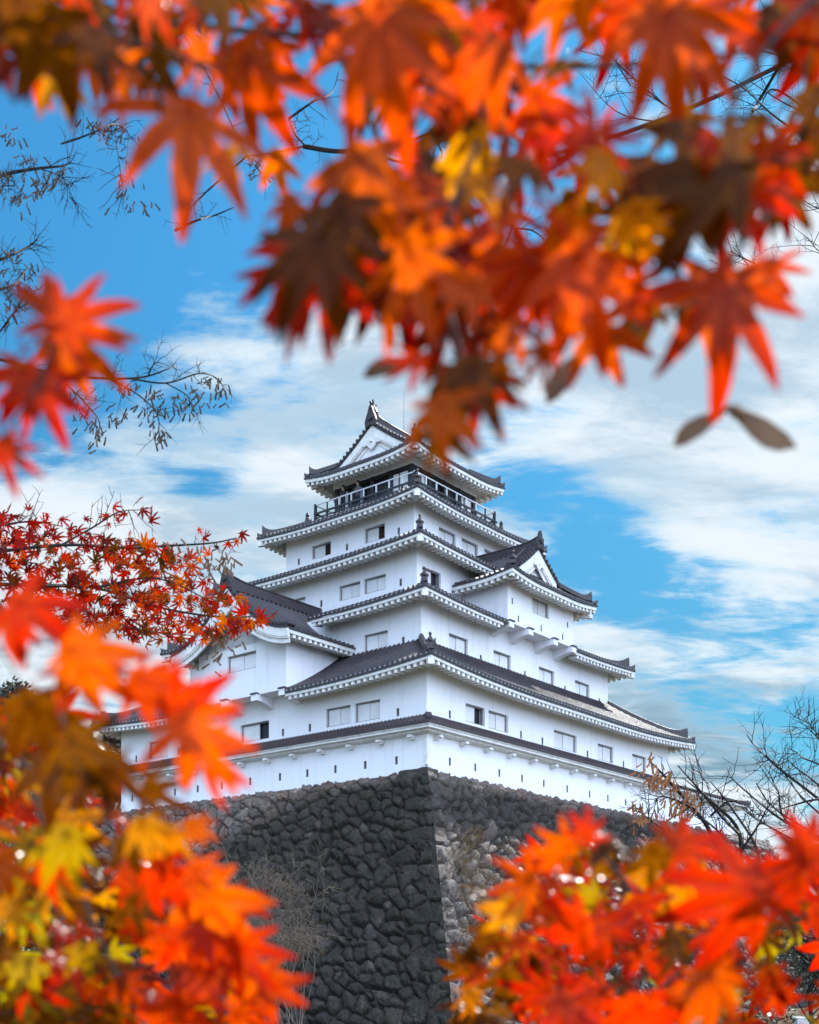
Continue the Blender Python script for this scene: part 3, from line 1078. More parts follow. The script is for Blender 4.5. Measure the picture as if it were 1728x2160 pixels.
# --- bay on the right-hand face
def bays():
    c = (BAY_R[0] + BAY_R[1]) / 2
    vf = 1.35
    zb, zt = 18.14, 20.35
    mb = MB()
    wn = (9.95, 11.43, 19.06, 19.84)
    lhs = [(8.23, 19.18), (8.76, 18.47), (10.75, 18.46), (13.2, 19.19), (12.73, 18.47)]
    h = (.06, .15)
    wall_face(mb, 'R', vf, BAY_R[0], BAY_R[1], zb, zt, [(wn[0], wn[1], wn[2], wn[3], WD)] + [(x - h[0], x + h[0], z - h[1], z + h[1], .19) for x, z in lhs])
    for uu in BAY_R:
        mb.quad((uu, vf, zb), (uu, 4.3, zb), (uu, 4.3, zt), (uu, vf, zt))
    mb.quad((BAY_R[0], vf, zb), (BAY_R[1], vf, zb), (BAY_R[1], 2.5, zb), (BAY_R[0], 2.5, zb))
    mb.build("bay_wall", M_PLASTER, keep)
    add_window('R', vf, *wn)
    for x, z in lhs:
        add_loophole('R', vf, x, z, *h)
    for uu in (7.98, 9.62, 11.85, 13.60):
        b = MB()
        pr = ((2.40, 17.60), (2.40, zb - .004), (1.20, zb - .004), (1.20, 17.86), (1.55, 17.85), (1.95, 17.76), (2.2, 17.66))
        b.loft([[(uu + s * .19, y, z) for y, z in pr] for s in (-1, 1)])
        br = b.build("bay_bracket", M_PLASTER, keep)
        b = MB()
        b.box(uu - .21, uu + .21, 1.15, 1.345, zb - .002, zb + .06)
        b.build("bracket_cap", M_DARKWOOD, br)
    gable_roof(lambda x, y, z: (c - y, x, z), vf - .9, 6.2, 3.85, 20.13, 22.45, xg=1.95, curve=.5, lift=.22, k=1.5, ridge_h=.4, o=.9, wall_dz=.15, verge=.45, name="bay_roof", eave_back=4.3, hip_fin=1)

    c = (BAY_L[0] + BAY_L[1]) / 2
    uf = -.95
    zb, zt = 14.22, 16.75
    hw = 3.85
    ze, zr = 16.62, 19.15
    mb = MB()
    wn = (9.06, 10.98, 15.47, 16.25)
    wall_face(mb, 'L', uf, BAY_L[0], BAY_L[1], zb, 16.5, [(wn[0], wn[1], wn[2], wn[3], WD)])
    n = 20
    for i in range(n):
        ya, yb = (BAY_L[0] + (BAY_L[1] - BAY_L[0]) * (i + s) / n for s in (0, 1))
        def zz_(y):
            q = (hw - abs(y - c)) / hw
            return ze + (zr - ze) * (.12 * q + .88 * q * q) - .12
        mb.quad((uf, yb, 16.5), (uf, ya, 16.5), (uf, ya, max(16.5, zz_(ya))), (uf, yb, max(16.5, zz_(yb))))
    for vv in BAY_L:
        mb.quad((uf, vv, zb), (2.9, vv, zb), (2.9, vv, 16.9), (uf, vv, 16.9))
    mb.quad((uf, BAY_L[0], zb), (uf, BAY_L[1], zb), (.2, BAY_L[1], zb), (.2, BAY_L[0], zb))
    mb.build("bay_wall", M_PLASTER, keep)
    add_window('L', uf, *wn)
    for vv in (7.28, 9.05, 11.05, 12.82):
        b = MB()
        pr = ((.05, 13.68), (.05, zb - .004), (-1.10, zb - .004), (-1.10, 13.93), (-.75, 13.92), (-.4, 13.83), (-.15, 13.73))
        b.loft([[(x, vv + s * .19, z) for x, z in pr] for s in (-1, 1)])
        br = b.build("bay_bracket", M_PLASTER, keep)
        b = MB()
        b.box(-1.15, -.955, vv - .21, vv + .21, zb - .002, zb + .06)
        b.build("bracket_cap", M_DARKWOOD, br)
    gable_roof(lambda x, y, z: (x, c + y, z), uf - .9, 4.35, hw, ze, zr, curve=.88, lift=.0, ridge_h=.42, o=.9, wall_dz=.12, hip=False, name="bay_roof", eave_back=2.6)


bays()
# ------------------------------------------------------------------ stone base of the keep
rng = np.random.default_rng(11)


def vnoise(x, y, seed, scale):
    """smooth value noise on arrays"""
    r = np.random.default_rng(seed)
    tab = r.random((257, 257))
    xs, ys = np.asarray(x) * scale + 1000.0, np.asarray(y) * scale + 1000.0
    xi, yi = np.floor(xs).astype(int), np.floor(ys).astype(int)
    fx, fy = xs - xi, ys - yi
    fx, fy = fx * fx * (3 - 2 * fx), fy * fy * (3 - 2 * fy)
    g = lambda a, b: tab[a % 257, b % 257]
    return (g(xi, yi) * (1 - fx) + g(xi + 1, yi) * fx) * (1 - fy) + (g(xi, yi + 1) * (1 - fx) + g(xi + 1, yi + 1) * fx) * fy


def fbm(x, y, seed, scale, octv=4):
    v, a, tot = 0, 1.0, 0
    for o in range(octv):
        v = v + a * vnoise(x, y, seed + o, scale * 2 ** o)
        tot += a
        a *= .55
    return v / tot


def sstep(a, b, x):
    t_ = np.clip((x - a) / (b - a), 0, 1)
    return t_ * t_ * (3 - 2 * t_)


def attr(me, name, data):
    a = me.attributes.new(name, 'FLOAT', 'POINT')
    a.data.foreach_set('value', np.asarray(data, dtype=np.float32).ravel())


def np_mesh(name, verts, faces, mats, parent=None, smooth=False):
    me = bpy.data.meshes.new(name)
    nv, nf = len(verts), len(faces)
    k = faces.shape[1]
    me.vertices.add(nv)
    me.vertices.foreach_set('co', verts.astype(np.float32).ravel())
    me.loops.add(nf * k)
    me.loops.foreach_set('vertex_index', faces.astype(np.int32).ravel())
    me.polygons.add(nf)
    me.polygons.foreach_set('loop_start', np.arange(0, nf * k, k, dtype=np.int32))
    me.polygons.foreach_set('loop_total', np.full(nf, k, dtype=np.int32))
    if smooth:
        me.polygons.foreach_set('use_smooth', np.ones(nf, dtype=bool))
    me.update(calc_edges=True)
    for m in (mats if isinstance(mats, (list, tuple)) else [mats]):
        me.materials.append(m)
    o = bpy.data.objects.new(name, me)
    COL.objects.link(o)
    if parent:
        o.parent = parent
    return o


def stones(s, y, seed, cw=0.74, ch=0.54):
    """weighted cells: returns edge distance, stone id, offset from the stone's seed"""
    r = np.random.default_rng(seed)
    N = 512
    jx, jy, wt = r.random((N, N)), r.random((N, N)), r.choice([.62, .8, .95, 1.1, 1.35, 1.75], (N, N), p=[.10, .2, .25, .2, .15, .10])
    ci, cj = np.floor(s / cw).astype(int), np.floor(y / ch).astype(int)
    f1 = np.full(s.shape, 9.0)
    f2 = np.full(s.shape, 9.0)
    sid = np.zeros(s.shape, dtype=int)
    ox, oy = np.zeros(s.shape), np.zeros(s.shape)
    for dj in (-2, -1, 0, 1, 2):
        for di in (-2, -1, 0, 1, 2):
            i, j = ci + di, cj + dj
            a, b = i % N, j % N
            jj = np.where(j == 0, .12, .80)
            px = (i + .5 + (jx[a, b] - .5) * .85 + .5 * (j % 2)) * cw
            py = (j + .5 + (jy[a, b] - .5) * jj) * ch
            w_ = np.where(j == 0, 1.0, wt[a, b])
            d = np.hypot(s - px, (y - py) * np.where(j == 0, 1.15, 1.1)) * w_
            d = np.where(j < 0, 9.0, d)
            closer = d < f1
            f2 = np.where(closer, f1, np.minimum(f2, d))
            sid = np.where(closer, a * N + b, sid)
            ox = np.where(closer, s - px, ox)
            oy = np.where(closer, y - py, oy)
            f1 = np.where(closer, d, f1)
    return f2 - f1, sid, ox, oy


DROP = STONE_TOP
SLOPE = 0.55


def batter(d):
    return SLOPE * d * (1 - .012 * (d - 5.0))


stone_base = empty("stone_rampart", KEEP_LOC, KEEP_RZ)
tag(stone_base, "high dark sloping wall of fitted fieldstones carrying the white keep", "stone wall")


def stone_face(side, length, step, seed):
    dl = DROP * math.hypot(1, SLOPE)
    ns, nd = int(length / step), int((dl + .2) / step)
    sl = np.linspace(0, length, ns)
    yl = np.linspace(0.0, dl + .7, nd)
    S, Y = np.meshgrid(sl, yl)
    wob = 0.24 * (fbm(S, Y, seed + 40, 1.7, 3) - .5)
    E, sid, ox, oy = stones(S + wob * 2.0, Y + wob * 1.3, seed)
    r = np.random.default_rng(seed + 5)
    tone = r.random(512 * 512)[sid]
    offs = (r.random(512 * 512)[sid] - .5)
    gx, gy = (r.random(512 * 512)[sid] - .5), (r.random(512 * 512)[sid] - .5)
    top_ = sstep(.2, .8, Y)
    h = (.05 + .19 * top_) * sstep(0.0, .12, E) + (.02 + .05 * top_) * sstep(.05, .5, E) + offs * (.05 + .12 * top_) + (gx * ox + gy * oy) * (.06 + .34 * top_) * sstep(0, .15, E)
    h += .09 * (fbm(S, Y, seed + 9, 3.2, 4) - .5) + .075 * (fbm(S, Y, seed + 19, 8.0, 3) - .5) - .16
    h = h * sstep(.0, .5, S + .25) + .02 * (S < .3)
    drop = Y * math.cos(math.atan(SLOPE))
    R = batter(np.clip(drop, 0, None))
    nx, nz = math.cos(math.atan(SLOPE)), math.sin(math.atan(SLOPE))
    topj = np.where(Y < .02, (r.random(512 * 512)[sid] - .5) * .12, 0)
    if side == 'R':
        X = -R + S + 0.0
        Yc = -R - h * nx
        Z = DROP - drop + h * nz + topj
        X = np.where(S == 0, -R - h * nx, X)
    else:
        Yc = -R + S
        X = -R - h * nx
        Z = DROP - drop + h * nz + topj
        Yc = np.where(S == 0, -R - h * nx, Yc)
    V = np.stack([X, Yc, Z], -1)
    # a ledge running back under the plaster wall
    led = V[0].copy()
    if side == 'R':
        led[:, 1] = .25
        led[:, 0] = np.maximum(led[:, 0], .1)
    else:
        led[:, 0] = .25
        led[:, 1] = np.maximum(led[:, 1], .1)
    V = np.concatenate([led[None], V], 0)
    rows, cols = V.shape[:2]
    idx = np.arange(rows * cols).reshape(rows, cols)
    a, b, c, d = idx[:-1, :-1], idx[:-1, 1:], idx[1:, 1:], idx[1:, :-1]
    F = np.stack([a, d, c, b], -1) if side == 'R' else np.stack([a, b, c, d], -1)
    o = np_mesh("stone_face", V.reshape(-1, 3), F.reshape(-1, 4), M_STONE, stone_base, smooth=False)
    pad = lambda q: np.concatenate([q[:1], q], 0)
    attr(o.data, 'tone', pad(tone))
    # moss and soot lie in broad patches; the upper far stones of the left face are cleaner
    big = fbm(S, Y, seed + 70, .22, 4)
    if side == 'L':
        clean = sstep(.0, 1.0, (S - 4.0) / 6.0 - (Y - 1.1) / 2.3)
        clean = np.maximum(clean, sstep(1.2, .5, Y) * .75 * sstep(1.2, 2.6, S))
        moss = .8 * sstep(.46, .66, big + .22 * sstep(5.5, 2.0, np.abs(Y - 3.2 + .1 * S))) * (1 - clean)
    else:
        clean = np.maximum(sstep(1.3, .55, Y) * .7, .45 * sstep(4.6, 2.6, np.abs(S - .6)) * sstep(2.6, 3.6, Y))
        moss = sstep(.44, .62, big) * (1 - clean) * .8
    attr(o.data, 'clean', pad(clean))
    attr(o.data, 'moss', pad(moss))
    attr(o.data, 'joint', pad(sstep(.10, .015, E)))
    return o


M_STONE, t = mat_new("fieldstone")
co = t.n('ShaderNodeTexCoord').outputs['Object']
at = lambda n_: t.n('ShaderNodeAttribute', attribute_name=n_).outputs['Fac']
tone, clean, moss, joint = at('tone'), at('clean'), at('moss'), at('joint')
n1 = t.noise(co, 3.5, 7, .65)
n2 = t.noise(co, 8.0, 6, .72)
n3 = t.noise(co, 19.0, 4, .7)
rampn = t.n('ShaderNodeValToRGB')
t.set(rampn.inputs[0], tone)
els = rampn.color_ramp.elements
els[0].position, els[0].color = 0.0, (0.022, 0.020, 0.020, 1)
els[1].position, els[1].color = 1.0, (0.058, 0.052, 0.050, 1)
for p_, c_ in ((.35, (0.034, 0.031, 0.031, 1)), (.6, (0.047, 0.040, 0.036, 1)), (.8, (0.040, 0.040, 0.042, 1))):
    e_ = els.new(p_)
    e_.color = c_
rampc = t.n('ShaderNodeValToRGB')
t.set(rampc.inputs[0], tone)
els = rampc.color_ramp.elements
els[0].position, els[0].color = 0.0, (0.065, 0.058, 0.056, 1)
els[1].position, els[1].color = 1.0, (0.125, 0.108, 0.102, 1)
for p_, c_ in ((.3, (0.092, 0.083, 0.080, 1)), (.55, (0.118, 0.088, 0.074, 1)), (.8, (0.082, 0.082, 0.086, 1))):
    e_ = els.new(p_)
    e_.color = c_
col = t.mix(clean, rampn.outputs[0], rampc.outputs[0])
col = t.mix(1.0, col, t.mix(t.maprange(n2, .3, .7), (.25, .245, .24, 1), (2.1, 2.05, 2.0, 1)), 'MULTIPLY')
col = t.mix(t.math('MULTIPLY', t.maprange(n1, .60, .74), .45), col, (0.12, 0.115, 0.11, 1))     # pale lichen
mo = t.math('MULTIPLY', moss, t.maprange(n1, .30, .62))
col = t.mix(t.math('MULTIPLY', mo, .9), col, t.mix(t.maprange(n3, .35, .7), (0.009, 0.010, 0.008, 1), (0.030, 0.034, 0.016, 1)))
col = t.mix(t.math('MULTIPLY', joint, .8), col, (0.014, 0.013, 0.012, 1))                      # earth in the joints
col = t.mix(t.math('MULTIPLY', t.maprange(n3, .58, .68), t.math('SUBTRACT', .95, t.math('MULTIPLY', moss, .3))), col, (0.17, 0.165, 0.16, 1))
col = t.mix(1.0, col, t.mix(clean, (.68, .585, .50, 1), (1.25, 1.08, .95, 1)), 'MULTIPLY')
col = t.mix(t.math('MULTIPLY', t.maprange(t.noise(co, 1.6, 5, .6), .5, .75), t.maprange(tone, .5, .95)), col, t.mix(1.0, col, (2.6, 2.5, 2.4, 1), 'MULTIPLY'))
finish(t, principled(t, col, t.maprange(n2, .3, .7, .62, .9), .35, bump(t, t.math('ADD', n2, t.math('MULTIPLY', n3, .5)), .9, .05)))

stone_face('L', 25.0, 0.052, 3)
stone_face('R', 36.0, 0.068, 8)


def corner_stones():
    """long and short dressed blocks that bond the corner, each a part of its own"""
    r = random.Random(5)
    d = 0.06
    k = 0
    sl = math.hypot(1, SLOPE)
    while d < DROP - .3:
        hgt = (.62 + .035 * d) * r.uniform(.88, 1.12)
        d2 = min(d + hgt, DROP)
        la, lb = (1.55 + .05 * d, .78) if k % 2 else (.80, 1.5 + .05 * d)
        la *= r.uniform(.9, 1.12)
        lb *= r.uniform(.9, 1.12)
        g = .025
        nu, nv, nh = 9, 9, 7
        verts, faces, mo_ = [], [], []
        proud = (.05 + r.uniform(0, .03)) if k else -.02

        def surf(a, b, q):
            """point on the L-shaped outer skin: a>0 along the right face, b>0 along the left face"""
            dd = d + g + (d2 - d - 2 * g) * q
            R = batter(dd) + proud
            z = DROP - dd + .02
            edge = min(q, 1 - q)
            rr = .09 * max(0, 1 - edge / .16) ** 2
            nse = .07 * (fbm(np.array([a * 1.0 + k * 7.3]), np.array([b * 1.7 + dd * 2.1]), 77, 2.4, 3)[0] - .5)
            if a >= 0:
                fa = a / la
                rr += .10 * max(0, (fa - .9) / .1) ** 2
                return (-R + a, -R + rr + nse, z)
            fb = b / lb
            rr += .10 * max(0, (fb - .9) / .1) ** 2
            return (-R + rr + nse, -R + b, z)
        pathp = [(-1, lb * (1 - i / nv)) for i in range(nv)] + [(la * i / nu, -1) for i in range(nu + 1)]
        cols = len(pathp)
        for iq in range(nh + 1):
            for (a, b) in pathp:
                verts.append(surf(a, b, iq / nh))
        for iq in range(nh):
            for i in range(cols - 1):
                faces.append((iq * cols + i, (iq + 1) * cols + i, (iq + 1) * cols + i + 1, iq * cols + i + 1))
        # top, bottom and ends run back into the wall
        base = len(verts)
        for iq in (0, nh):
            for i in range(cols):
                x, y, z = verts[iq * cols + i]
                verts.append((x + .35, y + .35, z))
        for i in range(cols - 1):
            faces.append((i, i + 1, base + i + 1, base + i))
            faces.append((nh * cols + i, base + cols + i, base + cols + i + 1, nh * cols + i + 1))
        me = bpy.data.meshes.new("corner_stone")
        me.from_pydata(verts, [], faces)
        me.materials.append(M_STONE)
        me.update()
        n_ = len(verts)
        attr(me, 'tone', np.full(n_, r.random()))
        va = np.array(verts)
        right = (va[:, 0] > va[:, 1] + .02).astype(float)
        attr(me, 'clean', right * (.15 if d < 2.4 else .6))
        attr(me, 'moss', (1 - right) * (.55 if d < 3 else .85) + right * .15)
        attr(me, 'joint', np.zeros(n_))
        o = bpy.data.objects.new("corner_stone", me)
        COL.objects.link(o)
        o.parent = stone_base
        d = d2
        k += 1


corner_stones()


# ------------------------------------------------------------------ ground
def ground():
    m, t = mat_new("ground_grass_and_earth")
    co = t.n('ShaderNodeTexCoord').outputs['Object']
    n1, n2, n3 = t.noise(co, .25, 6, .6), t.noise(co, 3.0, 6, .7), t.noise(co, 30., 3, .6)
    col = t.mix(t.maprange(n1, .4, .6), (.055, .052, .026, 1), (.12, .095, .06, 1))
    col = t.mix(t.math('MULTIPLY', t.maprange(n2, .35, .7), .6), col, (.035, .042, .016, 1))
    col = t.mix(t.math('MULTIPLY', t.maprange(n3, .5, .75), .5), col, (.15, .12, .075, 1))
    finish(t, principled(t, col, .95, .1, bump(t, n2, .6, .05)))
    mb = MB()
    N = 48
    rads = [0.01, 6, 14, 25, 40, 60, 90, 150, 300, 800, 3000]
    vs, fs = [], []
    for r_ in rads:
        for k in range(N):
            a = 2 * math.pi * k / N
            x, y = r_ * math.cos(a), r_ * math.sin(a) + 20
            z = .12 * math.sin(x * .21) * math.cos(y * .17) if 2 < r_ < 100 else 0
            vs.append((x, y, min(z, .06) - .3))
    for i in range(len(rads) - 1):
        for k in range(N):
            fs.append((i * N + k, i * N + (k + 1) % N, (i + 1) * N + (k + 1) % N, (i + 1) * N + k))
    mb.add(vs, fs)
    o = mb.build("ground", m)
    tag(o, kind="structure")


ground()


# ------------------------------------------------------------------ corridor wall running off to the right of the keep
def corridor():
    root = empty("roofed_wall", KEEP_LOC, KEEP_RZ)
    tag(root, "long low white wall building with a shallow tiled roof running off the right end of the keep", "wall")
    u0, u1, v0, v1 = 21.66, 30.4, 0.02, 4.2
    mb = MB()
    wall_face(mb, 'R', v0, u0, u1, STONE_TOP - .3, 11.75, [(x - .07, x + .07, 10.36, 10.68, .19) for x in (22.4, 24.2, 26.0, 27.8)])
    mb.quad((u1, v0, STONE_TOP - .3), (u1, v1, STONE_TOP - .3), (u1, v1, 11.75), (u1, v0, 11.75))
    mb.quad((u0, v1, STONE_TOP - .3), (u1, v1, STONE_TOP - .3), (u1, v1, 11.75), (u0, v1, 11.75))
    mb.build("wall", M_PLASTER, root)
    for x in (22.4, 24.2, 26.0, 27.8):
        lp = MB()
        lp.box(x - .07, x + .07, v0 + .17, v0 + .19, 10.36, 10.68)
        lp.build("loophole", M_LOOP, root)
    o = .75
    cv = (v0 + v1) / 2
    W = cv - (v0 - o)
    R1 = Side((u0, v0 - o), (1, 0), (0, 1), u1 + o - u0, W, .001, W, 11.88, 12.62, .1, .1)
    R2 = Side((u1 + o, v0 - o), (0, 1), (-1, 0), v1 + o - v0 + o, W, W, W, 11.88, 12.62, .1, .1)
    mb = MB()
    tiles(mb, R1, .21, .05, rows=4)
    tiles(mb, R2, .21, .05, rows=4)
    roof = mb.build("tiled_roof", M_TILE2, root)
    mb = MB()
    for S in (R1, R2):
        rings = []
        for x in (0.0, S.Lg):
            q = []
            for y, z in ((.05, 11.79), (.05, 11.66), (.2, 11.64), (.3, 11.55), (.74, 11.52), (.74, 11.79)):
                xx = x if (S is R1 and x == 0) else min(max(x, y), S.Lg - y)
                p = S.O + S.a * xx + S.n * y
                p.z = z
                q.append(p)
            rings.append(q)
        mb.loft(rings)
    mb.build("cornice", M_TRIM, roof)
    hip_ridge(roof, (u1 + o, v0 - o), (u1 + o - W, cv), lambda q: 11.9 + .72 * q, height=.16, width=.2, tip=.08, fin=0, q0=.04)
    rd = MB()
    rd.loft([[(x, cv + a * .26, 12.55 + b * .3) for a, b in ((-.5, 0), (-.5, .7), (-.2, 1), (.2, 1), (.5, .7), (.5, 0))] for x in (u0, u1 + o - W + .2)])
    rd.build("ridge", M_RIDGE, roof)


corridor()


# ------------------------------------------------------------------ people on the balcony
def person(x, y, z, rz, cloth, label):
    """one continuous body standing behind the rail, hands on it"""
    root = empty("person", (0, 0, 0))
    M = Matrix.Translation(KEEP_LOC) @ Matrix.Rotation(KEEP_RZ, 4, 'Z') @ Matrix.Translation((x, y, z)) @ Matrix.Rotation(rz, 4, 'Z')
    root.matrix_world = M
    J = [((0, 0, .86), .13), ((0, 0, 1.05), .125), ((0, 0, 1.28), .15), ((0, 0, 1.42), .07), ((0, .01, 1.50), .06), ((0, .02, 1.60), .098), ((0, .01, 1.68), .085),
         ((.17, 0, 1.36), .065), ((.24, .08, 1.12), .05), ((.16, .30, 1.02), .04), ((.14, .37, 1.02), .035),
         ((-.17, 0, 1.36), .065), ((-.24, .08, 1.12), .05), ((-.16, .30, 1.02), .04), ((-.14, .37, 1.02), .035),
         ((.09, 0, .80), .09), ((.10, .02, .45), .065), ((.10, 0, .08), .045), ((.10, .12, .04), .04),
         ((-.09, 0, .80), .09), ((-.10, .02, .45), .065), ((-.10, 0, .08), .045), ((-.10, .12, .04), .04)]
    E = [(0, 1), (1, 2), (2, 3), (3, 4), (4, 5), (5, 6), (2, 7), (7, 8), (8, 9), (9, 10), (2, 11), (11, 12), (12, 13), (13, 14), (0, 15), (15, 16), (16, 17), (17, 18), (0, 19), (19, 20), (20, 21), (21, 22)]
    me = bpy.data.meshes.new("body")
    me.from_pydata([j[0] for j in J], E, [])
    o = bpy.data.objects.new("body", me)
    COL.objects.link(o)
    o.parent = root
    o.scale = (.9, .9, .9)
    sk = o.modifiers.new("skin", 'SKIN')
    o.modifiers.new("sub", 'SUBSURF').levels = 2
    o.modifiers["sub"].render_levels = 2
    for i, j in enumerate(J):
        me.skin_vertices[0].data[i].radius = (j[1], j[1] * (.8 if i in (1, 2) else 1))
    me.skin_vertices[0].data[0].use_root = True
    m, t = mat_new("skin_and_" + cloth[0])
    sp = t.n('ShaderNodeSeparateXYZ')
    t.set(sp.inputs[0], t.n('ShaderNodeTexCoord').outputs['Object'])
    head = t.math('GREATER_THAN', sp.outputs[2], 1.44)
    hand = t.math('GREATER_THAN', sp.outputs[1], .30)
    leg = t.math('LESS_THAN', sp.outputs[2], .86)
    col = t.mix(leg, c4(cloth[1]), (.02, .021, .03, 1))
    col = t.mix(t.math('MAXIMUM', head, hand), col, (.42, .26, .19, 1))
    finish(t, principled(t, col, .7, .3))
    me.materials.append(m)
    h = MB()
    h.lathe((0, 0, 0), [(1.39, .001), (1.40, .09), (1.45, .106), (1.50, .104), (1.555, .07), (1.575, .001)], 10)
    hr = h.build("hair", simple_mat("hair_" + cloth[0], (.012, .010, .009), (.03, .025, .022), 8, .6, .4), root, True, loc=(0, -.012, .03))
    tag(root, label, "person", "people on the top balcony")


person(7.62, 11.55, 25.5, math.pi / 2, ("dark_coat", (.02, .022, .03)), "person in a dark coat standing at the balcony rail, nearer its left end")
person(7.66, 10.55, 25.5, math.pi / 2, ("grey_coat", (.10, .10, .12)), "person in a grey coat at the balcony rail beside a person in dark")


# ------------------------------------------------------------------ placing things seen through the picture at their own real distance
def at(px, py, d):
    return Vector(((px - 864) / FPX * d, d, EYE + (2046 - py) / FPX * d))


# ------------------------------------------------------------------ leaves
def leaf_mat(name, use_attr=False):
    m, t = mat_new(name)
    if use_attr:
        base = t.n('ShaderNodeAttribute', attribute_name='tint').outputs['Color']
    else:
        base = t.n('ShaderNodeObjectInfo').outputs['Color']
    rd = t.n('ShaderNodeAttribute', attribute_name='rad').outputs['Fac']
    lb = t.n('ShaderNodeAttribute', attribute_name='lobe').outputs['Fac']
    gen = t.n('ShaderNodeTexCoord').outputs['Object']
    nz = t.noise(gen, 6.0 if not use_attr else 30, 5, .6)
    yel = t.math('MULTIPLY', t.maprange(rd, .75, .05), t.maprange(nz, .30, .66))
    col = t.mix(t.math('MULTIPLY', yel, .34 if not use_attr else .12), base, t.mix(.5, base, (0.66, .24, .006, 1)))
    col = t.mix(t.math('MULTIPLY', t.maprange(rd, .45, .95), .55), col, t.mix(1.0, col, (.85, .30, .3, 1), 'MULTIPLY'))
    vein = t.maprange(lb, .06, .0)
    col = t.mix(t.math('MULTIPLY', vein, .65), col, t.mix(1.0, col, (.55, .4, .4, 1), 'MULTIPLY'))
    dif = t.n('ShaderNodeBsdfDiffuse')
    t.set(dif.inputs[0], col)
    trn = t.n('ShaderNodeBsdfTranslucent')
    hs = t.n('ShaderNodeHueSaturation')
    hs.inputs['Saturation'].default_value = 1.12
    hs.inputs['Value'].default_value = 1.1
    t.set(hs.inputs['Color'], col)
    t.set(trn.inputs[0], hs.outputs[0])
    mx = t.n('ShaderNodeMixShader')
    mx.inputs[0].default_value = .76
    t.set(mx.inputs[1], dif.outputs[0])
    t.set(mx.inputs[2], trn.outputs[0])
    gl = t.n('ShaderNodeBsdfGlossy')
    gl.inputs['Roughness'].default_value = .17
    fr = t.n('ShaderNodeFresnel')
    fr.inputs[0].default_value = 1.42
    mx2 = t.n('ShaderNodeMixShader')
    t.set(mx2.inputs[0], t.math('MULTIPLY', fr.outputs[0], .16))
    t.set(mx2.inputs[1], mx.outputs[0])
    t.set(mx2.inputs[2], gl.outputs[0])
    finish(t, mx2.outputs[0])
    return m


M_LEAF = leaf_mat("maple_leaf")
M_LEAFT = leaf_mat("maple_leaf_small", True)
M_BARK = simple_mat("thin_branch_bark", (.035, .022, .018), (.075, .05, .04), 60, .8, .2)
M_TWIG = simple_mat("dark_twig", (.016, .013, .013), (.035, .028, .026), 30, .8, .2)
M_SEED = simple_mat("dry_maple_seed", (.17, .095, .045), (.10, .052, .026), 40, .7, .3)


def leaf_shape(seed, lobes=7, W=.2, spread=1.0, droop=.25, fold=.25, nth=126, rings=(.0, .28, .55, .8, 1.0), serr=.035, petiole=True):
    """outline of a Japanese maple leaf in polar form, middle lobe along +y with length 1"""
    r = random.Random(seed)
    if lobes == 7:
        ang, ln = [0, 36, -36, 76, -76, 124, -124], [1, .93, .93, .74, .74, .44, .44]
    else:
        ang, ln = [0, 46, -46, 100, -100], [1, .90, .90, .58, .58]
    ang = [math.radians(a * spread + r.uniform(-5, 5)) for a in ang]
    ln = [l * r.uniform(.88, 1.06) for l in ln]
    sv = np.linspace(.02, 1, 80)
    prof = W * 2.75 * sv ** .8 * (1 - sv) ** 1.12
    prof[-1] = 0
    th = np.linspace(-math.pi, math.pi, nth, endpoint=False)
    R = np.full(nth, .16)
    near = np.full(nth, 9.0)
    for a, l in zip(ang, ln):
        dlt = np.abs((th - a + math.pi) % (2 * math.pi) - math.pi)
        near = np.minimum(near, dlt)
        for i, d in enumerate(dlt):
            if d < 1.2:
                ok = np.nonzero(prof >= sv * math.tan(d))[0]
                if len(ok):
                    s = sv[ok[-1]]
                    R[i] = max(R[i], l * s / math.cos(d))
    saw = (np.arange(nth) % 3) / 2.0
    R = R * (1 - serr * saw * sstep(.3, .5, R))
    vs, fs, rad, lob = [(0, 0, 0)], [], [0.0], [0.0]
    ph = r.uniform(0, 6)
    for f in rings[1:]:
        for i in range(nth):
            rr = R[i] * f
            x, y = -rr * math.sin(th[i]), rr * math.cos(th[i])
            z = -droop * rr * rr + fold * rr * min(near[i], .35) * (.6 + .4 * f) + .05 * math.sin(3 * x + 4 * y + ph)
            vs.append((x, y, z))
            rad.append(rr)
            lob.append(near[i] * rr)
    for i in range(nth):
        fs.append((0, 1 + i, 1 + (i + 1) % nth))
    tri = list(fs)
    quads = []
    for k in range(len(rings) - 2):
        b0, b1 = 1 + k * nth, 1 + (k + 1) * nth
        for i in range(nth):
            j = (i + 1) % nth
            quads.append((b0 + i, b1 + i, b1 + j, b0 + j))
    allf = tri + quads
    if petiole:
        mb = MB()
        mb.tube([(0, .04, -.01), (0.01, -.2, -.02), (.04, -.45, -.08), (.1, -.7, -.2)], [.016, .013, .013, .018], 5)
        b = len(vs)
        vs += mb.v
        allf += [tuple(b + q for q in f) for f in mb.f]
        rad += [.9] * len(mb.v)
        lob += [.5] * len(mb.v)
    return vs, allf, rad, lob


LEAF_MESHES = []
for i, (lb_, W_, sp_, dr_, fo_) in enumerate([(7, .150, 1.0, .22, .3), (7, .175, .92, .45, .2), (5, .19, .95, .3, .35), (7, .135, 1.05, .1, .5), (5, .21, .85, .55, .15), (7, .16, .8, .35, .6)]):
    vs, fs, rad, lob = leaf_shape(20 + i, lb_, W_, sp_, dr_, fo_)
    me = bpy.data.meshes.new("leaf")
    me.from_pydata(vs, [], fs)
    me.materials.append(M_LEAF)
    me.polygons.foreach_set('use_smooth', [True] * len(me.polygons))
    attr(me, 'rad', rad)
    attr(me, 'lobe', lob)
    me.update()
    LEAF_MESHES.append(me)

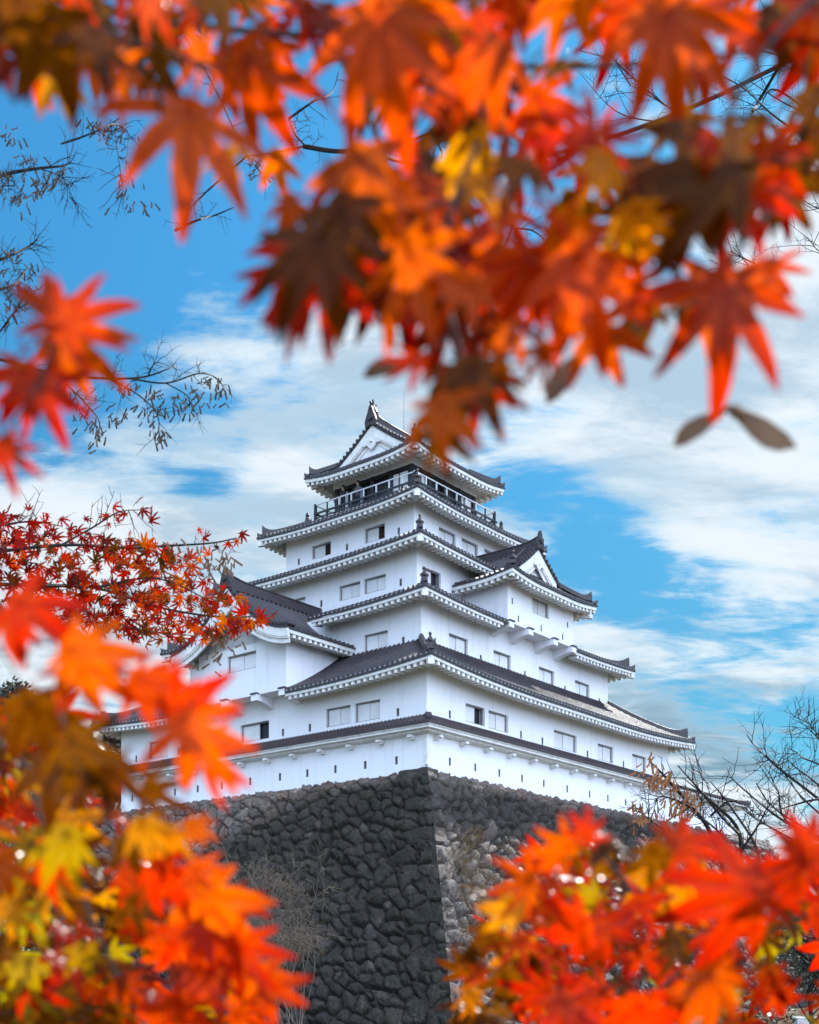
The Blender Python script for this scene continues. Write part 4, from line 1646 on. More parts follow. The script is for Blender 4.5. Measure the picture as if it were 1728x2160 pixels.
LC = {'O': (.68, .088, .001), 'o': (.56, .036, .001), 'R': (.52, .013, .0005), 'C': (.17, .003, .002), 'D': (.115, .032, .001), 'B': (.085, .027, .005),  # D: dry brown, with the shade of overlapped leaves put into the colour
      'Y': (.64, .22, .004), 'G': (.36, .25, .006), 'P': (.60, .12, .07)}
rl_ = random.Random(77)


def leaf(branch, px, py, deg, size, colr, d, tilt=None, v=None, flat=False):
    """a leaf whose stalk meets the blade at (px, py); its middle lobe points along deg (0 right, 90 down)"""
    o = bpy.data.objects.new("leaf", LEAF_MESHES[rl_.randrange(6) if v is None else v])
    COL.objects.link(o)
    a = math.radians(deg)
    y = Vector((math.cos(a), 0, -math.sin(a)))
    n = Vector((0, -1, 0))
    x = y.cross(n)
    M = Matrix((x, y, n)).transposed()
    tl = tilt if tilt is not None else (rl_.uniform(-38, 30), rl_.uniform(-32, 32))
    M = M @ Euler((R_(tl[0]), R_(tl[1]), 0)).to_matrix()
    if flat:                     # blade held out level, so that its upper side catches the sun
        n = (Vector((.43, -.36, .64)).normalized() + Vector((rl_.gauss(0, .16), rl_.gauss(0, .16), rl_.gauss(0, .16)))).normalized()
        x = y.cross(n).normalized()
        y = n.cross(x)
        M = Matrix((x, y, n)).transposed()
    M = M.to_4x4()
    M.translation = at(px, py, d)
    S = Matrix.Scale(size / FPX * d, 4)
    o.matrix_world = M @ S
    c = LC[colr]
    j = rl_.uniform(.85, 1.12)
    g = rl_.uniform(.78, 1.25)
    o.color = (min(1, c[0] * j), min(1, c[1] * j * g), c[2] * j, 1)
    o.parent = branch
    o.matrix_parent_inverse = branch.matrix_world.inverted()
    return o


def smooth_path(pts, n=6):
    """Catmull-Rom through 3-D points"""
    P = [pts[0] * 2 - pts[1]] + list(pts) + [pts[-1] * 2 - pts[-2]]
    outp = []
    for i in range(1, len(P) - 2):
        for k in range(n):
            u = k / n
            a, b, c, d = P[i - 1], P[i], P[i + 1], P[i + 2]
            outp.append(.5 * ((2 * b) + (c - a) * u + (2 * a - 5 * b + 4 * c - d) * u * u + (3 * b - a - 3 * c + d) * u ** 3))
    outp.append(P[-2])
    return outp


def twig(mb, pts, d, r0, r1, n=5):
    """pts: (px, py) or (px, py, depth); radii in picture pixels"""
    ps = [at(p[0], p[1], p[2] if len(p) > 2 else d) for p in pts]
    ps = smooth_path(ps, n) if len(ps) > 1 else ps
    k = len(ps)
    mb.tube(ps, [(r0 + (r1 - r0) * i / (k - 1)) / FPX * d for i in range(k)], 5)
    return ps


def new_branch(loc, label, group):
    b = empty("maple_branch", loc)
    bpy.context.view_layer.update()
    tag(b, label, "branch", group)
    return b


def inv_build(mb, name, mat, parent, smooth=False):
    """build a mesh given in world space under a parent that only has a translation"""
    L = parent.location
    mb.v = [(x - L.x, y - L.y, z - L.z) for x, y, z in mb.v]
    return mb.build(name, mat, parent, smooth)
# ------------------------------------------------------------------ the maple boughs close to the lens
GRP = "maple boughs framing the keep"
TOP = [
    # the bough in the upper left corner
    ("red and orange bough across the upper left corner, dark leaves behind its front ones", .62,
     [[(-60, -20), (80, 20), (230, 70), (380, 120), (470, 150)], [(230, 70), (300, 150), (330, 230)], [(380, 120), (450, 170), (440, 250)]],
     [(400, 235, 97, 285, 'O', .58, (8, -10), 0), (520, 120, 62, 215, 'o', .62, (-10, 20), 1), (60, 90, 95, 165, 'C', .60, (0, 10), 3), (160, 80, 100, 160, 'O', .58, (-12, 0), 2),
      (250, 140, 88, 175, 'O', .60, (0, 45), 3), (110, 40, 70, 200, 'D', .555), (30, -10, 60, 190, 'D', .57), (200, 70, 80, 140, 'B', .55), (430, 110, 195, 130, 'O', .66), (260, -30, 35, 150, 'R', .68),
      (325, -40, 75, 140, 'P', .60), (480, 315, 70, 105, 'Y', .64), (470, -40, 85, 170, 'D', .56), (20, 130, 120, 120, 'C', .66), (120, 150, 70, 110, 'Y', .64), (335, 110, 120, 140, 'D', .56),
      (-20, 30, 30, 180, 'D', .66), (200, 0, 90, 140, 'D', .74), (290, 60, 60, 150, 'D', .76), (600, 20, 75, 60, 'R', .75), (400, 20, 100, 90, 'C', .8), (30, -40, 80, 150, 'B', .6), (140, -50, 70, 130, 'o', .66)]),
    # the bough over the middle of the top edge
    ("broad orange bough hanging from the middle of the top edge", .58,
     [[(700, -80), (820, 40), (930, 150), (1040, 260), (1120, 330)], [(930, 150), (880, 260), (800, 350)], [(1040, 260), (1080, 180), (1150, 100)]],
     [(800, 10, 82, 330, 'O', .56, (-5, 18), 1), (1060, 105, 150, 190, 'O', .55, (-20, 10), 4), (1000, 40, 70, 120, 'R', .62), (905, 0, 88, 190, 'D', .57), (950, 90, 100, 190, 'C', .72), (1200, -50, 100, 170, 'O', .58),
      (760, 330, 62, 235, 'O', .57, (-14, -8), 4), (870, 60, 60, 190, 'o', .60), (1250, 295, 185, 160, 'R', .56, (0, 0), 0), (1255, 290, 20, 140, 'R', .60), (1270, 330, 86, 120, 'Y', .54), (970, 310, 70, 130, 'Y', .60),
      (1110, 340, 110, 150, 'D', .55), (1000, 240, 120, 190, 'D', .74), (860, 200, 80, 160, 'o', .64), (840, 420, 40, 150, 'O', .60), (1130, 200, 60, 140, 'o', .64), (1090, -20, 80, 160, 'C', .70), (700, 20, 100, 130, 'C', .68),
      (1160, 260, 150, 130, 'R', .62), (1010, 380, 80, 135, 'Y', .57), (910, 330, 110, 120, 'B', .66), (1000, -30, 95, 150, 'D', .72), (820, -40, 70, 150, 'D', .72), (1180, 130, 110, 110, 'D', .76)]),
    # the drooping tip above the keep
    ("dense bough tip drooping right over the roof of the keep, ending in dark brown leaves", .60,
     [[(1010, 300), (960, 420), (930, 560), (960, 700), (990, 800)], [(960, 420), (800, 470), (680, 520)], [(960, 700), (880, 760), (840, 780)], [(930, 560), (1060, 640), (1150, 720)]],
     [(680, 495, 118, 245, 'D', .555, (0, 10), 1), (720, 430, 80, 200, 'D', .565, (0, 0), 4), (640, 555, 158, 195, 'R', .58, (0, 15), 2), (650, 570, 135, 190, 'R', .60, (0, -25), 3), (685, 565, 94, 245, 'R', .57, (-6, 35), 3), (610, 420, 85, 100, 'O', .60),
      (880, 470, 92, 270, 'C', .68, (0, 0), 1), (960, 500, 80, 240, 'C', .70, (5, 0), 4), (860, 530, 80, 260, 'O', .55, (-5, 40), 3), (995, 585, 122, 135, 'O', .57), (1085, 715, 172, 130, 'O', .57), (1130, 545, 112, 190, 'o', .58),
      (940, 640, 95, 170, 'C', .66), (1000, 640, 75, 170, 'C', .68), (1000, 770, 104, 185, 'D', .545, (0, 10), 1), (1020, 800, 80, 150, 'D', .62), (885, 755, 142, 120, 'R', .58), (1015, 820, 70, 150, 'R', .60, (0, 35), 3),
      (930, 850, 92, 165, 'O', .54, (0, 30), 2), (925, 900, 85, 120, 'B', .60), (985, 835, 80, 90, 'R', .56), (1150, 735, 128, 110, 'O', .60), (760, 560, 60, 180, 'D', .68), (800, 480, 60, 200, 'D', .72), (790, 600, 60, 130, 'C', .64),
      (900, 380, 90, 170, 'o', .62), (1060, 440, 100, 160, 'C', .66), (1040, 520, 80, 150, 'O', .60), (860, 650, 70, 120, 'R', .62), (1060, 780, 120, 110, 'B', .62), (960, 780, 120, 120, 'D', .64), (740, 350, 95, 160, 'o', .64), (880, 540, 100, 150, 'R', .73)]),
    # the bough in the upper right corner
    ("orange bough in the upper right corner with dark brown leaves across its middle", .60,
     [[(1800, -60), (1650, 60), (1560, 200), (1500, 330), (1400, 420)], [(1560, 200), (1440, 120), (1380, 40)], [(1500, 330), (1600, 380), (1680, 440)]],
     [(1410, 20, 78, 260, 'O', .56, (-8, 6), 1), (1440, 30, 20, 240, 'o', .60, (0, 10), 2), (1390, 10, 150, 190, 'O', .62), (1560, 345, 178, 300, 'D', .545, (0, 5), 4), (1520, 370, 160, 250, 'D', .56, (0, 5), 1), (1490, 280, 80, 80, 'R', .54),
      (1590, 330, 32, 175, 'o', .60), (1640, 380, 60, 150, 'B', .64), (1730, 20, 150, 170, 'C', .66), (1740, 180, 110, 160, 'D', .70), (1728, 270, 100, 150, 'B', .72), (1690, 40, 120, 140, 'D', .74), (1560, 400, 75, 190, 'R', .58, (0, 30), 3),
      (1530, 400, 100, 170, 'o', .60, (0, 35), 3), (1460, 420, 80, 170, 'D', .56), (1440, 240, 100, 140, 'D', .72), (1340, 440, 92, 125, 'Y', .55), (1400, 420, 120, 150, 'B', .62), (1360, 330, 120, 140, 'D', .70), (1300, -20, 85, 130, 'o', .62),
      (1560, 60, 60, 120, 'o', .66), (1600, 250, 120, 120, 'D', .74), (1620, 20, 70, 130, 'D', .72), (1700, 330, 130, 130, 'D', .74)]),
    # the sprig under it
    ("big spreading orange leaves on the right with paired brown winged seeds below them", .60,
     [[(1640, 430), (1560, 520), (1530, 600), (1500, 660)], [(1530, 600), (1380, 680), (1260, 730), (1200, 760)], [(1640, 430), (1400, 470), (1250, 520)]],
     [(1530, 600, 95, 285, 'o', .57, (-6, 0), 0), (1535, 598, 10, 170, 'O', .60, (0, 0), 2), (1500, 610, 130, 180, 'O', .63), (1220, 540, 68, 255, 'O', .57, (-5, 0), 1), (1200, 560, 100, 200, 'O', .60), (1260, 685, 72, 165, 'O', .60, (0, 20), 2),
      (1180, 480, 40, 170, 'O', .62), (1290, 480, 30, 120, 'Y', .64), (1330, 600, 20, 120, 'o', .62), (1150, 600, 80, 160, 'o', .64), (1440, 620, 20, 120, 'D', .66), (1380, 640, 150, 120, 'D', .68), (1240, 640, 150, 130, 'C', .67), (1620, 560, 60, 120, 'o', .64), (1200, 420, 70, 130, 'B', .66)]),
]


def samara(mb, p, deg, size, d, yaw=0.3, wide=1.0, pointed=False):
    """one winged seed: a nut and a blade-like wing"""
    a = math.radians(deg)
    o = at(p[0], p[1], d)
    y = Vector((math.cos(a), math.sin(yaw) * .5, -math.sin(a))).normalized()
    x = y.cross(Vector((0, 1, 0))).normalized()
    s = size / FPX * d
    outl = [(0, 0), (-.07, .12), (-.06, .3), (-.10, .55), (-.15, .8), (-.12, .95), (0, 1.0), (.07, .9), (.09, .6), (.09, .3), (.10, .12)]
    if pointed:
        outl = [(0, 0), (-.05, .14), (-.13, .42), (-.16, .62), (-.12, .82), (0, 1.0), (.07, .82), (.10, .5), (.07, .18)]
    nrm = x.cross(y)
    mb.loft([[o + (x * u * wide + y * v + nrm * w) * s for u, v in outl] for w in (-.012, .012)])
    mb.tube([o + (y * v + x * .01) * s for v in (-.04, .03, .12, .22, .3)], [.02 * s, .06 * s, .085 * s, .06 * s, .01 * s], 7)


boughs = []
for label, d, stems, leaves in TOP:
    s0 = stems[0][0]
    b = new_branch(at(s0[0], s0[1], d), label, GRP)
    mb = MB()
    for k, st in enumerate(stems):
        twig(mb, st, d, 9 if k == 0 else 5, 4 if k == 0 else 3)
    inv_build(mb, "twig", M_BARK, b)
    for l in leaves:
        leaf(b, *l)
    boughs.append(b)
for p, deg, size in (((1240, 730), 126, 140), ((1370, 690), 160, 152), ((1528, 862), 144, 125), ((1536, 862), 27, 160), ((872, 752), 160, 110)):
    mb = MB()
    samara(mb, p, deg, size * 1.05, .74, .15, 1.25, True)
    inv_build(mb, "winged_seed", M_SEED, boughs[4] if p[0] > 1000 else boughs[2])

LEFT = [
    ("red leaves hanging in at the left edge, halfway up", .60, [[(-60, 560), (20, 620), (110, 690), (90, 800)], [(90, 800), (50, 860), (0, 940)]],
     [(130, 690, -18, 185, 'o', .58, (0, 0), 0), (120, 700, 35, 190, 'O', .60, (0, 10), 1), (115, 680, -95, 150, 'o', .60, (0, 10), 2), (80, 800, 72, 165, 'R', .60, (0, 0), 0), (60, 780, 120, 130, 'C', .64), (0, 945, 75, 140, 'R', .58, (0, 0), 3), (10, 930, 30, 70, 'o', .60), (120, 720, 70, 130, 'o', .62), (100, 800, 50, 120, 'R', .62)]),
    ("chain of orange leaves slanting down from the left edge across the white keep", .62, [[(-80, 1240), (60, 1310), (200, 1400), (330, 1460), (400, 1540), (430, 1620)]],
     [(40, 1270, 40, 170, 'R', .60, (0, 0), 2), (20, 1300, 75, 140, 'o', .62), (150, 1370, 38, 195, 'O', .58, (-5, 8), 1), (180, 1400, 80, 170, 'o', .60), (110, 1330, -25, 110, 'R', .62), (290, 1430, 45, 150, 'o', .59, (0, 10), 1),
      (375, 1490, 12, 165, 'R', .58, (0, 25), 2), (380, 1500, -58, 100, 'O', .60, (0, 10), 3), (390, 1525, 58, 195, 'O', .56, (-5, 0), 0), (420, 1580, 40, 170, 'o', .60, (0, 35), 3), (330, 1440, -10, 100, 'o', .64)]),
]
for label, d, stems, leaves in LEFT:
    s0 = stems[0][0]
    b = new_branch(at(s0[0], s0[1], d), label, GRP)
    mb = MB()
    for k, st in enumerate(stems):
        twig(mb, st, d, 7 if k == 0 else 5, 3)
    inv_build(mb, "twig", M_BARK, b)
    for l in leaves:
        leaf(b, *l)


def inside(poly, x, y):
    c = False
    j = len(poly) - 1
    for i in range(len(poly)):
        xi, yi = poly[i]
        xj, yj = poly[j]
        if (yi > y) != (yj > y) and x < (xj - xi) * (y - yi) / (yj - yi) + xi:
            c = not c
        j = i
    return c


def mass(label, poly, n, cols, sizes, depths, seed, fixed, stems, dirf, holes=()):
    r = random.Random(seed)
    d0 = depths[0]
    b = new_branch(at(stems[0][0][0], stems[0][0][1], d0), label, GRP)
    mb = MB()
    for k, st in enumerate(stems):
        twig(mb, st, (depths[0] + depths[1]) / 2, 8, 3)
    inv_build(mb, "twig", M_BARK, b)
    for l in fixed:
        leaf(b, *l)
    x0, x1 = min(p[0] for p in poly), max(p[0] for p in poly)
    y0, y1 = min(p[1] for p in poly), max(p[1] for p in poly)
    k = 0
    tries = 0
    spots = []
    while k < n and tries < 20000:
        tries += 1
        x, y = r.uniform(x0, x1), r.uniform(y0, y1)
        if not inside(poly, x, y) or any((x - hx) ** 2 + (y - hy) ** 2 < hr * hr for hx, hy, hr in holes):
            continue
        if any((x - a) ** 2 + (y - c) ** 2 < 34 ** 2 for a, c in spots):
            continue
        spots.append((x, y))
        c = cols(x, y, r)
        leaf(b, x, y, dirf(x, y, r), r.uniform(*sizes), c, r.uniform(*depths), flat=r.random() < .2 and y > 1000)
        k += 1
    return b


def pick(r, s):
    return s[r.randrange(len(s))]


def cols_bl(x, y, r):
    if y < 1640:
        return pick(r, 'DDDDBBoRCOD' if x < 300 else 'OooRB')
    if x < 170 and y < 1950:
        return pick(r, 'YGYORDBR')
    if x > 330:
        return pick(r, 'OOooooRRR')
    if y > 1950:
        return pick(r, 'RRoBDGYRCDDC')
    return pick(r, 'ROYYBDRoD')


POLY_BL = [(-40, 1400), (90, 1440), (170, 1520), (230, 1660), (300, 1740), (370, 1800), (430, 1880), (520, 1990), (560, 2080), (560, 2200), (-40, 2200)]
mass("thick mass of orange, gold and brown leaves filling the lower left corner", POLY_BL,
     70, cols_bl, (70, 145), (.70, 1.05), 4,
     [(140, 1760, 118, 150, 'G', .70, (0, 10), 1), (110, 1790, 100, 140, 'o', .74), (420, 1885, 52, 200, 'O', .70, (0, 10), 4), (440, 1920, 70, 180, 'o', .72, (0, 0), 1), (500, 1990, 55, 170, 'R', .70, (0, 25), 3), (470, 1900, 30, 120, 'o', .74), (390, 1960, 75, 140, 'R', .74), (290, 1740, 40, 110, 'Y', .68), (350, 1760, 80, 100, 'Y', .70), (330, 1830, 60, 140, 'R', .70), (410, 1830, 50, 110, 'O', .68, (30, 0), 3), (400, 1740, 30, 80, 'O', .70),
      (560, 2080, 30, 120, 'o', .72, (0, 0), 2), (540, 2050, 70, 150, 'O', .74), (150, 1560, 60, 200, 'D', .62), (230, 1610, 90, 180, 'D', .625), (60, 1480, 70, 180, 'D', .64), (120, 1600, 100, 160, 'B', .66), (310, 1660, 30, 120, 'B', .66)],
     [[(-80, 1500), (60, 1620), (200, 1760), (340, 1900), (450, 2040)], [(60, 1620), (100, 1800), (120, 2000)], [(200, 1760), (180, 1900), (260, 2080)]],
     lambda x, y, r: 60 + r.uniform(-60, 60), holes=[(110, 1690, 42), (200, 1720, 30), (20, 1840, 40)])
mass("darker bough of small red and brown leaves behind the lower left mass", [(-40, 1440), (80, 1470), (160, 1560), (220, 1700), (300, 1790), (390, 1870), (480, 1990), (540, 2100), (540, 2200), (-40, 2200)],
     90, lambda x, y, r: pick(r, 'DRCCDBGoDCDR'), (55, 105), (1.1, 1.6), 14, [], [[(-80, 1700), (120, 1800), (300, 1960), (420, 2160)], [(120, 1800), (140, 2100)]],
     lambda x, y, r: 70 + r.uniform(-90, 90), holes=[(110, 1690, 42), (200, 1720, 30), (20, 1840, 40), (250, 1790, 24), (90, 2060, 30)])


def cols_br(x, y, r):
    if x < 1130 and y > 1880:
        return pick(r, 'oBBYOGRD')
    if x < 1350 and y < 1960:
        return pick(r, 'OoRBYGRPDDC')
    return pick(r, 'RRRCoRCRRYDDR')


mass("thick mass of scarlet leaves filling the lower right corner",
     [(985, 2030), (1010, 1930), (1060, 1850), (1150, 1790), (1230, 1730), (1290, 1760), (1350, 1800), (1440, 1760), (1540, 1830), (1640, 1800), (1760, 1760), (1760, 2200), (985, 2200)],
     74, cols_br, (65, 135), (.75, 1.15), 9,
     [(1235, 1770, -80, 85, 'R', .72, (0, 0), 0), (1200, 1790, 175, 110, 'O', .74), (1420, 1780, -60, 110, 'o', .72), (1440, 1790, 20, 130, 'R', .74), (1700, 1800, -70, 120, 'R', .70, (0, 0), 2), (1600, 1880, 160, 250, 'R', .68, (0, 0), 1), (1700, 1820, 150, 190, 'R', .70), (1120, 1860, 175, 140, 'O', .76), (1230, 1950, 160, 150, 'R', .70, (-40, 0), 4), (1260, 1960, 20, 130, 'R', .72),
      (1100, 1980, 120, 110, 'o', .80), (1030, 1960, 110, 100, 'B', .80), (1350, 2120, 80, 170, 'R', .68), (1500, 2060, 80, 180, 'O', .68), (1190, 2110, 80, 150, 'R', .70)],
     [[(1800, 1760), (1650, 1840), (1500, 1900), (1330, 1880), (1200, 1900), (1080, 1960)], [(1500, 1900), (1460, 2020), (1350, 2120)], [(1330, 1880), (1260, 1780)]],
     lambda x, y, r: (150 if x < 1300 else 80) + r.uniform(-80, 80), holes=[(1300, 1960, 26), (1680, 2030, 60), (1700, 2120, 50), (1215, 2040, 24)])
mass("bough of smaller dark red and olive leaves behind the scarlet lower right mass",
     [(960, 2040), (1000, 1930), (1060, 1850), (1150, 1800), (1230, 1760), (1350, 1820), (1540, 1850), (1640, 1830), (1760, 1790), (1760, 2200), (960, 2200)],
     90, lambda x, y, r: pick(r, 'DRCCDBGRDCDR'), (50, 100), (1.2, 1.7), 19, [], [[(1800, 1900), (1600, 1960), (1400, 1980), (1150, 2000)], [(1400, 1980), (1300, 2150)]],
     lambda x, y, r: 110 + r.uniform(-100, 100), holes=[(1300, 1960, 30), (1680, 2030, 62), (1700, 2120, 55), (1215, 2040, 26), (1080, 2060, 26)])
TOPHOLES = [(610, 110, 75), (690, 260, 60), (1270, 160, 95), (1410, 255, 62), (1660, 200, 110), (1440, 570, 62), (420, 60, 40), (1180, 480, 40), (1290, 600, 50), (1500, 560, 50), (1290, 520, 26), (900, 180, 26), (940, 320, 40), (800, 250, 36), (620, 400, 40), (800, 580, 24), (1060, 590, 28), (1300, 660, 60), (1480, 740, 60), (330, 30, 30), (1120, 330, 20), (1640, 500, 50)]
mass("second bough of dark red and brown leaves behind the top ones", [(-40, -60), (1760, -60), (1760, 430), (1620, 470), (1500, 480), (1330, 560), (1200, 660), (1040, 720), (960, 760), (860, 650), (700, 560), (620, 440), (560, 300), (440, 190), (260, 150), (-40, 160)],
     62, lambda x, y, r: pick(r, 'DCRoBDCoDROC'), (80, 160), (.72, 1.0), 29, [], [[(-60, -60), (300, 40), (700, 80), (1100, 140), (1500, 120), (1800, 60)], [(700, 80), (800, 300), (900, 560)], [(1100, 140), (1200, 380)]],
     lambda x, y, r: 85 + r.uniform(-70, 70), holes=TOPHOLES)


# ------------------------------------------------------------------ branches farther off, nearly in focus
def side_twigs(mb, path, r, n, length, rad, tips=None, curl=.5, droop=.0, depth=0, spread=1.0):
    """random side shoots along a 3-D path; collects tip points"""
    for k in range(n):
        i = r.randrange(1, len(path) - 1)
        p = path[i]
        d = (path[i + 1] - path[i - 1]).normalized()
        side = d.cross(Vector((r.uniform(-.4, .4), 1, r.uniform(-.4, .4)))).normalized() * r.choice((-1, 1))
        dirn = (d * r.uniform(.3, 1.0) + side * r.uniform(.4, 1.1) * spread + Vector((0, r.uniform(-.5, .5), 0))).normalized()
        L = length * r.uniform(.4, 1.2)
        pts = [p]
        for s in range(5):
            dirn = (dirn + Vector((r.uniform(-curl, curl), r.uniform(-.2, .2), r.uniform(-curl, curl) - droop)) * .5).normalized()
            pts.append(pts[-1] + dirn * L / 5)
        mb.tube(pts, [rad * (1 - .12 * q) for q in range(6)], 3)
        if tips is not None:
            tips.append((pts[-1], dirn))
            tips.append((pts[3], dirn))
        if depth > 0:
            side_twigs(mb, pts, r, r.randrange(1, 4), length * .5, rad * .65, tips, curl, droop, depth - 1, spread)


def red_branch():
    """maple branch with small sharp leaves, between the blurred boughs and the keep"""
    r = random.Random(31)
    d = 5.6
    b = new_branch(at(-60, 1230, d), "branch of small crimson leaves in clear focus reaching in front of the keep's left side", "maple branches in clear focus")
    mb = MB()
    axes = [([(-60, 1170), (130, 1150), (260, 1155), (380, 1150), (450, 1145), (500, 1135)], 4, 1.2), ([(-60, 1230), (60, 1235), (200, 1240), (330, 1280), (450, 1300), (560, 1300)], 5, 1.4), ([(60, 1235), (180, 1290), (300, 1330), (400, 1340)], 3, 1),
            ([(130, 1150), (200, 1110), (250, 1080), (300, 1075)], 2.5, 1), ([(200, 1240), (330, 1220), (450, 1270)], 3, 1), ([(-60, 1120), (60, 1100), (130, 1110)], 3, 1)]
    tips = []
    for pts, r0, r1 in axes:
        pj = [(x, y, d + r.uniform(-.35, .35)) for x, y in pts]
        path = twig(mb, pj, d, r0, r1)
        side_twigs(mb, path, r, 10, .16, .0028, tips, .5, .05, 1)
    inv_build(mb, "twig", M_TWIG, b)
    shapes = [leaf_shape(50 + i, 7, .115 + .012 * (i % 3), 1.0, .3, .4, nth=63, rings=(0, .5, 1.0), petiole=False) for i in range(6)]
    V, F, RD, LB, T = [], [], [], [], []
    poly = [(-60, 1070), (90, 1100), (160, 1120), (300, 1140), (420, 1175), (440, 1220), (520, 1270), (570, 1300), (520, 1335), (420, 1355), (300, 1345), (160, 1320), (-60, 1290)]
    spots = []
    while len(spots) < 680:
        x, y = r.uniform(-60, 580), r.uniform(1040, 1380)
        if inside(poly, x, y):
            spots.append((x, y))
    spots += [(300, 1075), (285, 1062), (320, 1072), (225, 1085), (240, 1070), (265, 1085), (250, 1100), (275, 1120), (230, 1105), (420, 1115), (430, 1135), (455, 1155), (510, 1125), (500, 1140), (440, 1170), (480, 1145), (180, 1095), (320, 1100), (530, 1310), (575, 1298), (250, 1340), (280, 1350), (310, 1360), (340, 1350), (210, 1330), (380, 1350), (100, 1085), (60, 1075), (20, 1070), (130, 1095)]
    for x, y in spots:
        vs, fs, rd, lb = shapes[r.randrange(6)]
        dd = d + r.uniform(-.6, .6)
        s = r.uniform(16, 34) / FPX * dd
        M = Matrix.Translation(at(x, y, dd)) @ Euler((R_(90 + r.uniform(-60, 60)), R_(r.uniform(-50, 50)), R_(r.uniform(-50, 50)))).to_matrix().to_4x4() @ Matrix.Rotation(r.uniform(0, 6.28), 4, 'Z') @ Matrix.Scale(s, 4)
        q = len(V)
        V += [tuple(M @ Vector(v)) for v in vs]
        F += [tuple(q + i for i in f) for f in fs]
        RD += rd
        LB += lb
        k = (x + 60) / 640
        if k < .55:
            c = pick(r, [(.24, .006, .006), (.36, .010, .007), (.13, .005, .006), (.42, .02, .008), (.09, .03, .012), (.42, .06, .01)])
        else:
            c = pick(r, [(.38, .012, .008), (.44, .05, .008), (.26, .008, .008), (.48, .11, .01), (.11, .035, .014), (.34, .014, .009)])
        if y < 1130:
            c = pick(r, [(.24, .006, .008), (.17, .005, .007), (.30, .010, .008)])
        T += [(c[0], c[1], c[2], 1)] * len(vs)
    m2 = MB()
    m2.v, m2.f, m2.m = V, F, [0] * len(F)
    o = inv_build(m2, "foliage", M_LEAFT, b)
    o["kind"] = "stuff"
    attr(o.data, 'rad', RD)
    attr(o.data, 'lobe', LB)
    ca = o.data.color_attributes.new('tint', 'FLOAT_COLOR', 'POINT')
    ca.data.foreach_set('color', np.array(T, dtype=np.float32).ravel())
    sd = MB()
    for k in range(120):
        x, y = pick(r, [(430, 1190), (400, 1170), (465, 1180), (440, 1330), (470, 1350), (460, 1375), (190, 1310), (150, 1330), (340, 1130), (100, 1260), (470, 1190)])
        samara(sd, (x + r.gauss(0, 16), y + r.gauss(0, 14)), 90 + r.uniform(-60, 60), r.uniform(14, 22), d + r.uniform(-.4, .4), r.uniform(-1, 1))
    inv_build(sd, "seed_clusters", M_SEED, b)["kind"] = "stuff"


red_branch()


def seed_branch(label, d, axes, clusters, seed, ntw=8, tw=.14):
    r = random.Random(seed)
    b = new_branch(at(axes[0][0][0][0], axes[0][0][0][1], d), label, "maple branches in clear focus")
    mb = MB()
    for pts, r0, r1 in axes:
        pj = [(x, y, d + r.uniform(-.25, .25)) for x, y in pts]
        path = twig(mb, pj, d, r0, r1)
        side_twigs(mb, path, r, ntw, tw, .0019, None, .6, .06, 1)
    inv_build(mb, "twig", M_TWIG, b)
    sd = MB()
    for x, y, n, sx, sy in clusters:
        for k in range(n):
            samara(sd, (x + r.gauss(0, sx), y + r.gauss(0, sy)), 95 + r.uniform(-55, 55), r.uniform(12, 20), d + r.uniform(-.3, .3), r.uniform(-1.2, 1.2))
    inv_build(sd, "seed_clusters", M_SEEDD, b)["kind"] = "stuff"


M_SEEDD = simple_mat("old_maple_seed", (.030, .019, .012), (.075, .048, .030), 60, .7, .3)
seed_branch("leafless maple branch hung with dry brown keys against the white cloud", 5.4,
            [([(-50, 745), (52, 772), (122, 790), (209, 798), (271, 798), (313, 793), (358, 776), (372, 765)], 4, 1), ([(230, 800), (289, 831), (331, 873), (336, 920)], 2, .8), ([(271, 798), (350, 808), (420, 788), (460, 800), (478, 835)], 2, .8),
             ([(130, 800), (180, 850), (210, 890), (203, 930)], 2, .8), ([(350, 808), (395, 835), (400, 860)], 1.5, .8), ([(313, 793), (330, 765), (375, 780)], 1.4, .7)],
            [(170, 860, 26, 18, 22), (205, 910, 22, 10, 14), (270, 812, 16, 14, 8), (320, 860, 20, 16, 12), (335, 910, 18, 7, 14), (385, 850, 24, 20, 12), (420, 830, 18, 18, 8), (470, 830, 14, 5, 10), (250, 870, 16, 12, 14), (440, 800, 12, 18, 6), (330, 830, 12, 12, 8)], 3, ntw=9)
seed_branch("dark leafless twigs with dangling keys against blue sky at the upper left edge", 5.0,
            [([(-50, 385), (20, 365), (80, 355), (130, 350), (150, 342)], 5, 1), ([(80, 355), (125, 370), (145, 395), (148, 420)], 1.2, .6), ([(-40, 400), (30, 392), (60, 420)], 1.5, .7), ([(130, 303), (165, 292), (205, 276), (240, 262), (270, 280), (265, 360)], 2.2, .8),
             ([(-40, 560), (20, 540), (60, 520), (80, 505)], 4, .9), ([(-40, 620), (30, 600), (60, 560)], 3.5, .8), ([(0, 700), (30, 660), (60, 640)], 2, .8), ([(240, 262), (250, 330), (262, 430)], 1.4, .7)],
            [(20, 285, 12, 14, 12), (90, 372, 24, 20, 10), (80, 400, 10, 12, 6), (50, 420, 14, 12, 10), (15, 545, 16, 18, 18), (25, 600, 14, 16, 14), (40, 640, 10, 14, 14), (230, 275, 18, 20, 10), (265, 380, 22, 14, 40), (190, 262, 12, 18, 6), (300, 430, 8, 20, 8), (60, 335, 12, 12, 5), (110, 385, 14, 14, 8), (10, 380, 14, 10, 16), (130, 350, 10, 14, 8), (50, 560, 12, 14, 12), (10, 660, 14, 12, 24), (60, 600, 10, 14, 12)], 6, ntw=15, tw=.12)
